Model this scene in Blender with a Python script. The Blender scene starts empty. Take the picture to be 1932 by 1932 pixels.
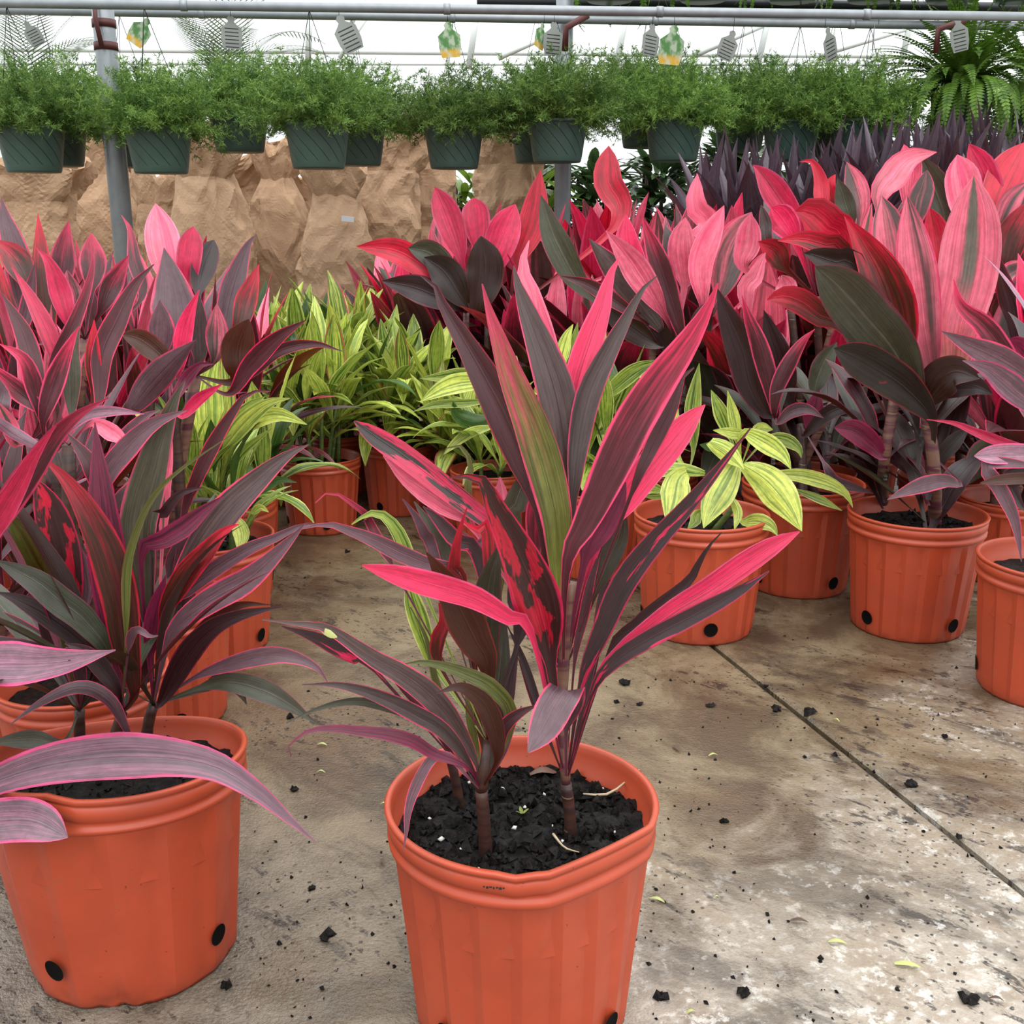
import bpy, bmesh, math, random
import numpy as np
from mathutils import Vector, Matrix, noise
from mathutils.bvhtree import BVHTree
random.seed(11)
S = bpy.context.scene
C = S.collection
# ------------------------------------------------------------------ camera, world, light, exposure
F, PITCH, H = 2026.0, math.radians(14.93), 0.8288
cam = bpy.data.cameras.new('camera'); camo = bpy.data.objects.new('camera', cam); C.objects.link(camo)
cam.sensor_width = 36; cam.lens = F / 1932 * 36; cam.clip_start = .02; cam.clip_end = 200
camo.location = (0, 0, H); camo.rotation_euler = (math.pi/2 - PITCH, 0, 0)
S.camera = camo
W = bpy.data.worlds.new('overcast'); S.world = W; W.use_nodes = True
_t = W.node_tree; _bg = _t.nodes['Background']          # overcast sky seen through a clear roof: zenith three times the horizon
_tc = _t.nodes.new('ShaderNodeTexCoord'); _sx = _t.nodes.new('ShaderNodeSeparateXYZ'); _t.links.new(_tc.outputs['Generated'], _sx.inputs[0])
_mr = _t.nodes.new('ShaderNodeMapRange'); _t.links.new(_sx.outputs[2], _mr.inputs[0]); _mr.inputs[3].default_value = 1.15; _mr.inputs[4].default_value = 3.3
_t.links.new(_mr.outputs[0], _bg.inputs[1]); _bg.inputs[0].default_value = (.95, .98, 1, 1)
sl = bpy.data.lights.new('sun', 'SUN'); sl.energy = 1.6; sl.angle = math.radians(70); sl.color = (1, .98, .95)
so = bpy.data.objects.new('sun', sl); C.objects.link(so); so.rotation_euler = (math.radians(34), math.radians(16), 0)
S.view_settings.view_transform = 'Standard'; S.view_settings.look = 'None'
S.cycles.max_bounces = 6; S.cycles.diffuse_bounces = 3; S.cycles.glossy_bounces = 3; S.cycles.transmission_bounces = 4
S.view_settings.exposure = 0.0; S.view_settings.gamma = 1; S.view_settings.use_curve_mapping = False

# ------------------------------------------------------------------ helpers: rays
CP, SP = math.cos(PITCH), math.sin(PITCH)
def ray(px, py):
    a, b = (px-966)/F, (py-966)/F
    return Vector((a, CP - b*SP, -SP - b*CP))
def at(px, py, Y):
    r = ray(px, py); return Vector((0, 0, H)) + r*(Y/r.y)
def at_z(px, py, z=0.0):
    r = ray(px, py); return Vector((0, 0, H)) + r*((z-H)/r.z)
CAM = Vector((0, 0, H))
def crop(x0, y0, s):
    return lambda p: (x0 + p[0]*s, y0 + p[1]*s)
K1 = crop(780, 450, 600/1932); K2 = crop(600, 770, 500/1932); K3 = crop(500, 1130, 500/1932); K4 = crop(950, 880, 600/1932)
L1 = crop(0, 700, 620/1932); L2 = crop(0, 380, 520/1932); R1 = crop(1400, 260, 532/1932); R2 = crop(1400, 680, 532/1932)
R5 = crop(1180, 360, 752/1932); PX = crop(0, 0, 1)
Q2 = crop(966, 0, .5)

# ------------------------------------------------------------------ helpers: objects
def tag(o, label=None, cat=None, group=None, kind=None):
    if label: o['label'] = label
    if cat: o['category'] = cat
    if group: o['group'] = group
    if kind: o['kind'] = kind
    return o
def empty(name, loc=(0, 0, 0), rz=0):
    o = bpy.data.objects.new(name, None); o.empty_display_size = .05
    o.location = loc; o.rotation_euler = (0, 0, rz); C.objects.link(o); return o
def ob(name, me, parent=None, loc=(0, 0, 0), rot=(0, 0, 0), scale=1, mat=None, kind=None):
    o = bpy.data.objects.new(name, me); C.objects.link(o)
    if parent: o.parent = parent
    o.location = loc; o.rotation_euler = rot
    o.scale = (scale,)*3 if isinstance(scale, (int, float)) else scale
    if mat is not None:
        if not me.materials: me.materials.append(mat)
        elif me.materials[0] is not mat:
            o.material_slots[0].link = 'OBJECT'; o.material_slots[0].material = mat
    if kind: o['kind'] = kind
    return o
def mesh(name, v, f, mat=None, smooth=True, uv=None):
    me = bpy.data.meshes.new(name); me.from_pydata(v, [], f)
    if uv is not None:
        l = me.uv_layers.new(name='UVMap')
        idx = [0]*len(me.loops); me.loops.foreach_get('vertex_index', idx)
        l.data.foreach_set('uv', [c for i in idx for c in uv[i]])
    if smooth: me.polygons.foreach_set('use_smooth', [True]*len(me.polygons))
    if mat: me.materials.append(mat)
    me.update(); return me
def spline(P, n):
    """Catmull-Rom through P resampled to n points at equal arc length."""
    P = [Vector(p) for p in P]
    if len(P) == 2: P = [P[0], (P[0]+P[1])/2, P[1]]
    Q = [2*P[0]-P[1]] + P + [2*P[-1]-P[-2]]; out = []
    for i in range(1, len(Q)-2):
        a, b, c, d = Q[i-1:i+3]
        for k in range(12):
            t = k/12
            out.append(.5*((2*b) + (c-a)*t + (2*a-5*b+4*c-d)*t*t + (3*b-a-3*c+d)*t**3))
    out.append(P[-1])
    L = [0]
    for i in range(1, len(out)): L.append(L[-1] + (out[i]-out[i-1]).length)
    res = []; j = 0
    for k in range(n):
        s = L[-1]*k/(n-1)
        while j < len(L)-2 and L[j+1] < s: j += 1
        d = L[j+1]-L[j]; t = 0 if d < 1e-9 else (s-L[j])/d
        res.append(out[j].lerp(out[j+1], min(1, t)))
    return res
def tube_data(P, R, seg=10, cap=True):
    v, f = [], []; n = len(P); N = None
    for i in range(n):
        T = (P[min(i+1, n-1)] - P[max(i-1, 0)]).normalized()
        if N is None: N = T.orthogonal().normalized()
        N = (N - T*N.dot(T)).normalized(); B = T.cross(N); r = R[i] if isinstance(R, (list, tuple)) else R
        for k in range(seg):
            a = 2*math.pi*k/seg; v.append(P[i] + (N*math.cos(a) + B*math.sin(a))*r)
    for i in range(n-1):
        for k in range(seg):
            k2 = (k+1) % seg; f.append((i*seg+k, i*seg+k2, (i+1)*seg+k2, (i+1)*seg+k))
    if cap: f += [tuple(range(seg-1, -1, -1)), tuple((n-1)*seg+k for k in range(seg))]
    return v, f
def tube(name, P, R, mat, parent=None, seg=10, n=None):
    P = [Vector(p) for p in P]
    if n: P = spline(P, n)
    v, f = tube_data(P, R, seg); return ob(name, mesh(name, v, f, mat), parent)
def box_data(c, s, R=None):
    v = []
    for x in (-1, 1):
        for y in (-1, 1):
            for z in (-1, 1):
                p = Vector((x*s[0]/2, y*s[1]/2, z*s[2]/2))
                v.append(Vector(c) + (R @ p if R else p))
    return v, [(0, 1, 3, 2), (4, 6, 7, 5), (0, 4, 5, 1), (2, 3, 7, 6), (0, 2, 6, 4), (1, 5, 7, 3)]
def join(parts):
    V, Fc = [], []
    for v, f in parts:
        o = len(V); V += v; Fc += [tuple(i+o for i in q) for q in f]
    return V, Fc

# ------------------------------------------------------------------ materials
class NT:
    def __init__(s, name):
        s.m = bpy.data.materials.new(name); s.m.use_nodes = True; s.t = s.m.node_tree; s.t.nodes.clear()
        s.out = s.n('ShaderNodeOutputMaterial')
    def n(s, k, **kw):
        o = s.t.nodes.new(k)
        for a, b in kw.items(): setattr(o, a, b)
        return o
    def set(s, sock, v):
        if hasattr(v, 'is_output') or isinstance(v, bpy.types.NodeSocket): s.t.links.new(v, sock)
        else: sock.default_value = v
    def math(s, op, a, b=0.0, c=None, clamp=False):
        o = s.n('ShaderNodeMath', operation=op, use_clamp=clamp); s.set(o.inputs[0], a); s.set(o.inputs[1], b)
        if c is not None: s.set(o.inputs[2], c)
        return o.outputs[0]
    def mix(s, fac, a, b, mode='MIX'):
        o = s.n('ShaderNodeMix', data_type='RGBA', blend_type=mode); s.set(o.inputs[0], fac)
        s.set(o.inputs[6], col(a)); s.set(o.inputs[7], col(b)); return o.outputs[2]
    def ramp(s, v, a, b, lo=0.0, hi=1.0):
        o = s.n('ShaderNodeMapRange', interpolation_type='SMOOTHSTEP'); s.set(o.inputs[0], v)
        o.inputs[1].default_value = a; o.inputs[2].default_value = b; o.inputs[3].default_value = lo; o.inputs[4].default_value = hi
        return o.outputs[0]
    def noise(s, vec, sc=5.0, det=2.0, rough=.5, dist=0.0):
        o = s.n('ShaderNodeTexNoise'); s.set(o.inputs['Vector'], vec); o.inputs['Scale'].default_value = sc
        o.inputs['Detail'].default_value = det; o.inputs['Roughness'].default_value = rough; o.inputs['Distortion'].default_value = dist
        return o.outputs[0]
    def xyz(s, x, y, z):
        o = s.n('ShaderNodeCombineXYZ'); s.set(o.inputs[0], x); s.set(o.inputs[1], y); s.set(o.inputs[2], z); return o.outputs[0]
    def sep(s, v):
        o = s.n('ShaderNodeSeparateXYZ'); s.set(o.inputs[0], v); return o.outputs
    def bump(s, h, strength=.3, dist=.002):
        o = s.n('ShaderNodeBump'); s.set(o.inputs['Height'], h); o.inputs['Strength'].default_value = strength; o.inputs['Distance'].default_value = dist
        return o.outputs[0]
    def bsdf(s, color, rough=.5, spec=.5, metal=0.0, normal=None, trans=0.0, tcol=None, coat=0.0):
        o = s.n('ShaderNodeBsdfPrincipled'); s.set(o.inputs['Base Color'], col(color)); s.set(o.inputs['Roughness'], rough)
        s.set(o.inputs['Specular IOR Level'], spec); s.set(o.inputs['Metallic'], metal)
        if normal is not None: s.set(o.inputs['Normal'], normal)
        if coat: o.inputs['Coat Weight'].default_value = coat; o.inputs['Coat Roughness'].default_value = .25
        sh = o.outputs[0]
        if trans:
            t = s.n('ShaderNodeBsdfTranslucent'); s.set(t.inputs[0], col(tcol if tcol is not None else color))
            m = s.n('ShaderNodeMixShader'); m.inputs[0].default_value = trans
            s.t.links.new(sh, m.inputs[1]); s.t.links.new(t.outputs[0], m.inputs[2]); sh = m.outputs[0]
        s.t.links.new(sh, s.out.inputs[0]); return s.m
    def obj(s): return s.n('ShaderNodeTexCoord').outputs['Object']
    def uv(s): return s.n('ShaderNodeTexCoord').outputs['UV']
    def rnd(s): return s.n('ShaderNodeObjectInfo').outputs['Random']
    def pos(s): return s.n('ShaderNodeNewGeometry').outputs['Position']
def lin(c): return c/12.92 if c <= .04045 else ((c+.055)/1.055)**2.4
def rgb(r, g, b):
    c = [lin(q/255) for q in (r, g, b)]; k = .33+.52*max(c); return (c[0]*k, c[1]*k, c[2]*k, 1)
def col(c): return c if isinstance(c, bpy.types.NodeSocket) else (tuple(c) if len(c) == 4 else tuple(c)+(1,))

def leaf_mat(name, base, second, edge, ew=.14, tip=None, tipr=(.35, 1.0), streak=(.45, .65), blotch=None, bthr=.6, rough=.36, trans=.1, basec=None, mid=None, spec=.5, vary=.3, us=9.0, green=False, band=None):
    t = NT(name); u, v, _ = t.sep(t.uv()); r = t.rnd()
    r50 = t.math('MULTIPLY', r, 57.0)
    nz = t.noise(t.xyz(t.math('MULTIPLY', u, us), t.math('MULTIPLY', v, 1.6 if us > 5 else .7), r50), 1.0, 3, .6)
    c = t.mix(t.ramp(nz, *streak), base, second)
    if basec is not None: c = t.mix(t.ramp(v, .05, .5, 1, 0), c, basec)
    wob = t.noise(t.xyz(t.math('MULTIPLY', u, 5.0), t.math('MULTIPLY', v, 3.0), r50), 1.3, 3, .6)
    if tip is not None:
        k = t.math('ADD', v, t.math('MULTIPLY', t.math('SUBTRACT', wob, .5), .7))
        c = t.mix(t.ramp(k, *tipr), c, tip)
    if blotch is not None:
        bz = t.noise(t.xyz(t.math('MULTIPLY', u, 2.0), t.math('MULTIPLY', v, 4.2), r50), 1.2, 4, .55, .3)
        c = t.mix(t.ramp(bz, bthr, bthr+.035), c, blotch)
    e = t.math('MULTIPLY', t.math('ABSOLUTE', t.math('SUBTRACT', u, .5)), 2.0)
    if mid is not None: c = t.mix(t.ramp(e, .02, .07, .8, 0), c, mid)
    if band is not None: c = t.mix(t.math('MULTIPLY', t.ramp(t.math('ADD', e, t.math('MULTIPLY', wob, .3)), .3, .45, 1, 0), t.ramp(v, .4, .62)), c, band)
    ee = t.math('ADD', e, t.math('MULTIPLY', t.math('SUBTRACT', wob, .5), .35))
    c = t.mix(t.ramp(ee, 1-ew-.05, 1-ew+.06), c, edge)
    fine = t.noise(t.xyz(t.math('MULTIPLY', u, 38.0), t.math('MULTIPLY', v, 2.4), r50), 1.0, 3, .6)
    mott = t.noise(t.xyz(t.math('MULTIPLY', u, 3.0), t.math('MULTIPLY', v, 9.0), r50), 2.0, 4, .65)
    hs = t.n('ShaderNodeHueSaturation'); t.set(hs.inputs['Color'], c)
    val = t.math('ADD', t.math('MULTIPLY', t.math('FRACT', t.math('MULTIPLY', r, 7.3)), 2*vary), 1-vary)
    val = t.math('MULTIPLY', val, t.ramp(fine, .3, .7, .72, 1.22)); val = t.math('MULTIPLY', val, t.ramp(mott, .3, .7, .82, 1.14))
    t.set(hs.inputs['Value'], val); c = hs.outputs[0]
    rb = t.math('SUBTRACT', 1.0, t.ramp(e, 0.0, .07))
    hgt = t.math('ADD', fine, rb)
    return t.bsdf(c, t.ramp(fine, .3, .7, rough-.06, rough+.1), spec, normal=t.bump(hgt, .35, .0012), trans=trans, tcol=c if green else t.mix(.3, c, (.35, .03, .01)))

HOT = rgb(238, 40, 92); RED = rgb(226, 20, 60); LPINK = rgb(240, 108, 132); PINK = rgb(232, 70, 112); MAG = rgb(190, 28, 92)
MAR = rgb(104, 42, 52); DMAR = rgb(62, 28, 34); GPUR = rgb(132, 98, 108); GREY = rgb(116, 98, 94); GRN = rgb(78, 88, 56); DGRN = rgb(86, 94, 66)
OLV = rgb(128, 140, 54); BRN = rgb(96, 52, 30); DBRN = rgb(66, 38, 28); LIME = rgb(222, 232, 104); LGRN = rgb(128, 166, 66); YEL = rgb(228, 232, 130)
M = {}
M['grey'] = leaf_mat('leaf_grey_pink_edge', GREY, rgb(92, 68, 70), PINK, .1, streak=(.4, .7))
M['greyp'] = leaf_mat('leaf_grey_with_pink_top', GREY, LPINK, PINK, .12, streak=(.42, .62), us=2.8, basec=rgb(80, 72, 62))
M['gpur'] = leaf_mat('leaf_purple_grey', GPUR, rgb(128, 88, 100), PINK, .12, streak=(.4, .7))
M['pale'] = leaf_mat('leaf_pale_grey_pink', rgb(152, 118, 132), rgb(186, 126, 150), rgb(236, 84, 140), .14, streak=(.35, .7), rough=.3)
M['mar'] = leaf_mat('leaf_maroon', MAR, rgb(104, 44, 56), HOT, .1, streak=(.4, .7))
M['marp'] = leaf_mat('leaf_maroon_pink_tip', MAR, rgb(120, 52, 66), PINK, .16, tip=HOT, tipr=(.6, 1.15), streak=(.4, .7))
M['dark'] = leaf_mat('leaf_dark_burgundy', DMAR, rgb(70, 38, 42), rgb(160, 36, 70), .07, streak=(.4, .7))
M['hot'] = leaf_mat('leaf_hot_pink', HOT, rgb(205, 40, 78), rgb(240, 84, 130), .1, basec=rgb(112, 34, 52), streak=(.45, .75))
M['pink'] = leaf_mat('leaf_light_pink', LPINK, PINK, rgb(240, 120, 150), .08, basec=rgb(150, 50, 70), streak=(.4, .7))
M['red'] = leaf_mat('leaf_red', RED, rgb(190, 22, 50), rgb(232, 60, 90), .08, basec=rgb(100, 34, 30), streak=(.45, .7))
M['redmid'] = leaf_mat('leaf_brown_with_red', BRN, rgb(130, 40, 36), RED, .1, tip=RED, tipr=(.62, 1.05), streak=(.48, .62), trans=.18)
M['brn'] = leaf_mat('leaf_backlit_brown', BRN, rgb(84, 46, 26), rgb(170, 44, 48), .06, streak=(.4, .7), trans=.25)
M['dbrn'] = leaf_mat('leaf_dark_brown', DBRN, rgb(54, 32, 26), rgb(120, 40, 40), .06, streak=(.4, .7))
M['green'] = leaf_mat('leaf_green_pink_edge', rgb(146, 150, 76), rgb(112, 118, 60), PINK, .1, tip=PINK, tipr=(.55, 1.05), streak=(.42, .66), basec=rgb(160, 180, 62))
M['dgrn'] = leaf_mat('leaf_dark_green', DGRN, rgb(84, 82, 66), rgb(150, 64, 84), .07, streak=(.4, .7), mid=rgb(120, 116, 92))
M['gg'] = leaf_mat('leaf_grey_green', rgb(104, 104, 82), rgb(82, 84, 64), rgb(206, 80, 110), .1, streak=(.4, .7), blotch=rgb(206, 60, 72), bthr=.68)
M['blotch'] = leaf_mat('leaf_dark_red_blotch', rgb(92, 46, 48), rgb(72, 40, 40), HOT, .1, blotch=RED, bthr=.53, streak=(.4, .7))
M['dgrnr'] = leaf_mat('leaf_dark_green_red_patch', rgb(56, 52, 40), rgb(46, 40, 34), rgb(170, 50, 66), .06, streak=(.4, .7), blotch=rgb(190, 26, 50), bthr=.66)
M['marb'] = leaf_mat('leaf_maroon_small_red_patch', MAR, rgb(100, 38, 40), rgb(190, 34, 66), .08, streak=(.4, .7), blotch=RED, bthr=.68)
M['blotch2'] = leaf_mat('leaf_hot_with_grey_blotch', HOT, rgb(220, 44, 84), HOT, .08, blotch=rgb(74, 58, 54), bthr=.5)
M['blotch3'] = leaf_mat('leaf_grey_with_pink_blotch', rgb(82, 64, 66), rgb(96, 52, 66), rgb(210, 48, 92), .14, blotch=HOT, bthr=.6)
M['mag'] = leaf_mat('leaf_magenta', rgb(158, 34, 84), rgb(112, 36, 66), MAG, .12)
M['olive'] = leaf_mat('leaf_olive', OLV, rgb(104, 92, 44), rgb(170, 120, 80), .08, streak=(.4, .7))
M['pgreen'] = leaf_mat('leaf_pink_with_green', LPINK, rgb(236, 84, 110), rgb(240, 120, 140), .1, basec=rgb(126, 128, 60), streak=(.4, .7), band=rgb(132, 122, 106))
M['lime'] = leaf_mat('leaf_lime_striped', LIME, rgb(158, 190, 80), YEL, .1, streak=(.45, .62), trans=.3, mid=rgb(150, 180, 80), vary=.18, green=True)
M['limeg'] = leaf_mat('leaf_lime_green_striped', rgb(182, 204, 84), rgb(100, 138, 54), rgb(222, 226, 130), .14, streak=(.44, .62), trans=.3, vary=.22, green=True)
M['limer'] = leaf_mat('leaf_lime_red_edge', rgb(206, 218, 96), rgb(120, 154, 64), rgb(212, 96, 88), .14, streak=(.45, .58), trans=.3, vary=.2, green=True)
M['lgreen'] = leaf_mat('leaf_plain_green', rgb(74, 112, 44), rgb(96, 136, 56), rgb(120, 150, 70), .08, trans=.25, green=True)
M['spike'] = leaf_mat('leaf_purple_spike', rgb(124, 104, 120), rgb(98, 80, 98), rgb(146, 124, 138), .06, streak=(.4, .7), trans=.1, rough=.4)
M['bush'] = leaf_mat('leaf_shrub_green', rgb(92, 124, 70), rgb(70, 100, 58), rgb(112, 144, 84), .06, trans=.2, green=True)
M['bushl'] = leaf_mat('leaf_shrub_light_green', rgb(150, 184, 66), rgb(110, 150, 50), rgb(170, 196, 90), .06, trans=.3, green=True)
# stem skins
def stem_mat(name, a, b, ring):
    t = NT(name); p = t.obj(); x, y, z = t.sep(p)
    w = t.noise(t.xyz(t.math('MULTIPLY', x, 12.0), t.math('MULTIPLY', y, 12.0), t.math('MULTIPLY', z, 90.0)), 1.0, 3)
    c = t.mix(t.ramp(w, .4, .62), a, b); c = t.mix(t.ramp(w, .66, .72), c, ring)
    return t.bsdf(c, .5, .4, normal=t.bump(w, .5, .002))
M['cane'] = stem_mat('cane_bark', rgb(96, 58, 44), rgb(70, 42, 40), rgb(170, 130, 92))
M['stalk'] = stem_mat('stalk_skin', rgb(150, 108, 88), rgb(120, 60, 72), rgb(160, 130, 90))
M['gstalk'] = stem_mat('green_stalk_skin', rgb(120, 140, 66), rgb(96, 120, 56), rgb(150, 160, 90))
# pot plastic
def pot_mat(name, a, dirt):
    t = NT(name); p = t.obj(); x, y, z = t.sep(p); r = t.math('MULTIPLY', t.rnd(), 31.0)
    n1 = t.noise(t.xyz(t.math('ADD', x, r), y, z), 9.0, 4, .6); n2 = t.noise(t.xyz(t.math('ADD', x, r), y, z), 60.0, 3, .6)
    n3 = t.noise(t.xyz(t.math('ADD', x, r), y, z), 170.0, 2, .5)
    c = t.mix(t.ramp(n1, .35, .7), a, tuple(q*.86 for q in a[:3]))
    c = t.mix(t.math('MULTIPLY', t.ramp(n2, .6, .75), .28), c, dirt)
    c = t.mix(t.math('MULTIPLY', t.ramp(n3, .74, .77), .7), c, rgb(60, 34, 26))
    low = t.ramp(t.math('ADD', z, t.math('MULTIPLY', n2, .05)), .015, .055, 1, 0)
    c = t.mix(t.math('MULTIPLY', low, .35), c, rgb(92, 62, 46))
    return t.bsdf(c, t.ramp(n1, .3, .7, .36, .5), .45, normal=t.bump(n1, .12, .004))
M['pot'] = pot_mat('orange_pot_plastic', rgb(204, 82, 50), rgb(176, 104, 78))
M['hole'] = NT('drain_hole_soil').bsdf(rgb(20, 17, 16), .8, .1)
def soil_mat():
    t = NT('potting_soil'); p = t.pos(); a = t.noise(p, 140, 4, .7); b = t.noise(p, 45, 3, .6)
    c = t.mix(t.ramp(a, .35, .7), rgb(14, 12, 12), rgb(50, 43, 39)); c = t.mix(t.ramp(b, .55, .75), c, rgb(36, 27, 24))
    return t.bsdf(c, t.ramp(b, .4, .6, .5, .8), .14, normal=t.bump(a, .8, .004))
M['soil'] = soil_mat()
M['perl'] = NT('perlite').bsdf(rgb(225, 222, 215), .8)
M['straw'] = NT('dry_straw').bsdf(rgb(205, 185, 150), .7)
def floor_mat():
    t = NT('wet_concrete'); p = t.pos(); x, y, z = t.sep(p)
    big = t.noise(p, 1.15, 5, .62, .4); mid = t.noise(p, 4.5, 6, .66, .5); fin = t.noise(p, 60, 5, .7); gr = t.noise(p, 240, 3, .6)
    sm = t.noise(t.xyz(t.math('ADD', t.math('MULTIPLY', x, 9.0), t.math('MULTIPLY', y, 3.0)), t.math('MULTIPLY', y, 24.0), 3.1), 1.0, 5, .7, .3)
    # damp area: behind a wavering front and along the joint; the drier pale area lies to the right and near
    dry = t.math('ADD', t.math('MULTIPLY', x, .62), t.math('MULTIPLY', y, -.62))
    dry = t.math('ADD', dry, t.math('MULTIPLY', t.math('SUBTRACT', big, .5), 1.5))
    dry = t.math('ADD', dry, t.math('MULTIPLY', t.math('SUBTRACT', mid, .5), 1.1))
    d = t.ramp(dry, -.78, -.3)
    wetc = t.mix(t.ramp(mid, .36, .64), rgb(118, 98, 74), rgb(166, 146, 114)); wetc = t.mix(t.ramp(big, .46, .66), wetc, rgb(134, 104, 76))
    dryc = t.mix(t.ramp(mid, .4, .62), rgb(214, 203, 188), rgb(176, 158, 136)); dryc = t.mix(t.ramp(fin, .5, .72), dryc, rgb(232, 226, 216))
    c = t.mix(d, wetc, dryc)
    lf = t.math('ADD', t.math('MULTIPLY', x, -1.0), t.math('MULTIPLY', y, -.9)); lf = t.ramp(t.math('ADD', lf, t.math('MULTIPLY', big, .5)), -.9, -.3)
    c = t.mix(t.math('MULTIPLY', lf, .8), c, t.mix(t.ramp(mid, .35, .65), rgb(128, 120, 106), rgb(170, 160, 146)))
    # smeared soil, stains and specks
    ca_, sa_ = math.cos(.75), math.sin(.75)
    ax_ = t.math('ADD', t.math('MULTIPLY', x, ca_), t.math('MULTIPLY', y, -sa_)); ay_ = t.math('ADD', t.math('MULTIPLY', x, sa_), t.math('MULTIPLY', y, ca_))
    an = t.xyz(t.math('MULTIPLY', ax_, .45), ay_, 0.0)
    tan = t.noise(p, 1.9, 4, .6, .5); c = t.mix(t.math('MULTIPLY', t.ramp(tan, .5, .68), .45), c, rgb(150, 122, 86))
    st = t.noise(an, 3.4, 7, .7, .6); c = t.mix(t.math('MULTIPLY', t.ramp(st, .52, .62), .62), c, rgb(86, 71, 56))
    zone = t.ramp(t.noise(p, 2.3, 3, .6), .42, .58)
    s1 = t.math('MULTIPLY', t.ramp(t.noise(an, 24, 8, .74, .3), .545, .6), zone); c = t.mix(t.math('MULTIPLY', s1, .85), c, rgb(52, 42, 35))
    s2 = t.math('MULTIPLY', t.ramp(t.noise(an, 60, 6, .7), .6, .64), t.ramp(zone, 0, 1, .35, 1)); c = t.mix(t.math('MULTIPLY', s2, .8), c, rgb(46, 38, 32))
    vo = t.n('ShaderNodeTexVoronoi'); t.set(vo.inputs['Vector'], p); vo.inputs['Scale'].default_value = 70
    sp = t.math('MULTIPLY', t.ramp(vo.outputs[0], .14, .2, 1, 0), zone); c = t.mix(t.math('MULTIPLY', sp, .9), c, rgb(38, 31, 27))
    wh = t.math('MULTIPLY', t.ramp(t.noise(p, 32, 6, .75), .54, .62), d); c = t.mix(t.math('MULTIPLY', wh, .55), c, rgb(240, 236, 228))
    c = t.mix(t.math('MULTIPLY', t.ramp(gr, .35, .7), .22), c, rgb(92, 84, 76))
    rg = t.math('ADD', t.math('MULTIPLY', d, .3), t.ramp(mid, .35, .65, .16, .38)); rg = t.math('SUBTRACT', rg, t.math('MULTIPLY', lf, .1))
    hgt = t.math('ADD', t.math('ADD', fin, t.math('MULTIPLY', gr, .6)), t.math('MULTIPLY', sp, -.5)); hgt = t.math('ADD', hgt, t.math('MULTIPLY', t.math('MULTIPLY', t.noise(p, 130, 3, .6), lf), 1.6))
    return t.bsdf(c, rg, .5, normal=t.bump(hgt, .45, .005))
M['floor'] = floor_mat()
M['crack'] = NT('joint_dirt').bsdf(rgb(22, 19, 17), .8)
def metal_mat(name, a, b, rough=.38):
    t = NT(name); p = t.pos(); n = t.noise(p, 18, 4, .6)
    return t.bsdf(t.mix(n, a, b), rough, .5, .35, normal=t.bump(n, .1, .002))
M['galv'] = metal_mat('galvanised_pipe', rgb(186, 192, 196), rgb(150, 158, 164))
M['galvfar'] = NT('pale_frame_tube').bsdf((.62, .66, .64, 1), .5)  # overexposed look of the far galvanised tubes put into a pale colour
M['dpipe'] = metal_mat('dark_pipe', rgb(70, 76, 80), rgb(52, 56, 60))
M['rust'] = NT('red_oxide_bracket').bsdf(rgb(112, 44, 38), .6)
M['wire'] = NT('hanger_wire').bsdf(rgb(60, 66, 62), .5, metal=.5)
def bag_mat():
    t = NT('kraft_paper'); p = t.obj(); r = t.math('MULTIPLY', t.rnd(), 19.0); x, y, z = t.sep(p); q = t.xyz(t.math('ADD', x, r), y, z)
    n = t.noise(q, 5, 4, .6); g = t.noise(q, 220, 2, .5)
    c = t.mix(t.ramp(n, .3, .7), (.56, .37, .235), (.46, .295, .18)); c = t.mix(t.math('MULTIPLY', g, .3), c, (.34, .21, .125))
    cr = t.noise(q, 11, 5, .65, .8)
    return t.bsdf(c, .75, .25, normal=t.bump(t.math('ABSOLUTE', t.math('SUBTRACT', cr, .5)), .6, .02), trans=.12)
M['bag'] = bag_mat()
M['sticker'] = NT('white_sticker').bsdf(rgb(232, 234, 240), .5)
def basket_mat():
    t = NT('green_basket_plastic'); u, v, _ = t.sep(t.uv())
    a = t.math('FRACT', t.math('MULTIPLY', t.math('ADD', u, t.math('MULTIPLY', v, .2)), 15.0))
    g = t.ramp(t.math('ABSOLUTE', t.math('SUBTRACT', a, .5)), .025, .06, 1, 0); g = t.math('MULTIPLY', g, t.ramp(v, .12, .16)); g = t.math('MULTIPLY', g, t.ramp(v, .88, .92, 1, 0))
    n = t.noise(t.obj(), 20, 3)
    c = t.mix(n, rgb(104, 136, 124), rgb(84, 116, 104)); c = t.mix(t.math('MULTIPLY', g, .75), c, rgb(34, 48, 44))
    return t.bsdf(c, .45, .4, normal=t.bump(t.math('MULTIPLY', g, -1.0), .6, .003))
M['basket'] = basket_mat()
def needle_mat(name, a, b, trans=.3):
    t = NT(name); n = t.noise(t.obj(), 16, 3, .6); r = t.rnd()
    c = t.mix(t.ramp(n, .35, .65), a, b); hs = t.n('ShaderNodeHueSaturation'); t.set(hs.inputs['Color'], c)
    t.set(hs.inputs['Value'], t.math('ADD', t.math('MULTIPLY', r, .5), .75))
    return t.bsdf(hs.outputs[0], .5, .35, trans=trans)
M['needle'] = needle_mat('asparagus_fern_green', rgb(96, 144, 56), rgb(152, 190, 88))
M['fern'] = needle_mat('boston_fern_green', rgb(84, 130, 40), rgb(130, 174, 60))
M['palm'] = needle_mat('palm_green', rgb(96, 122, 84), rgb(120, 146, 100))
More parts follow.
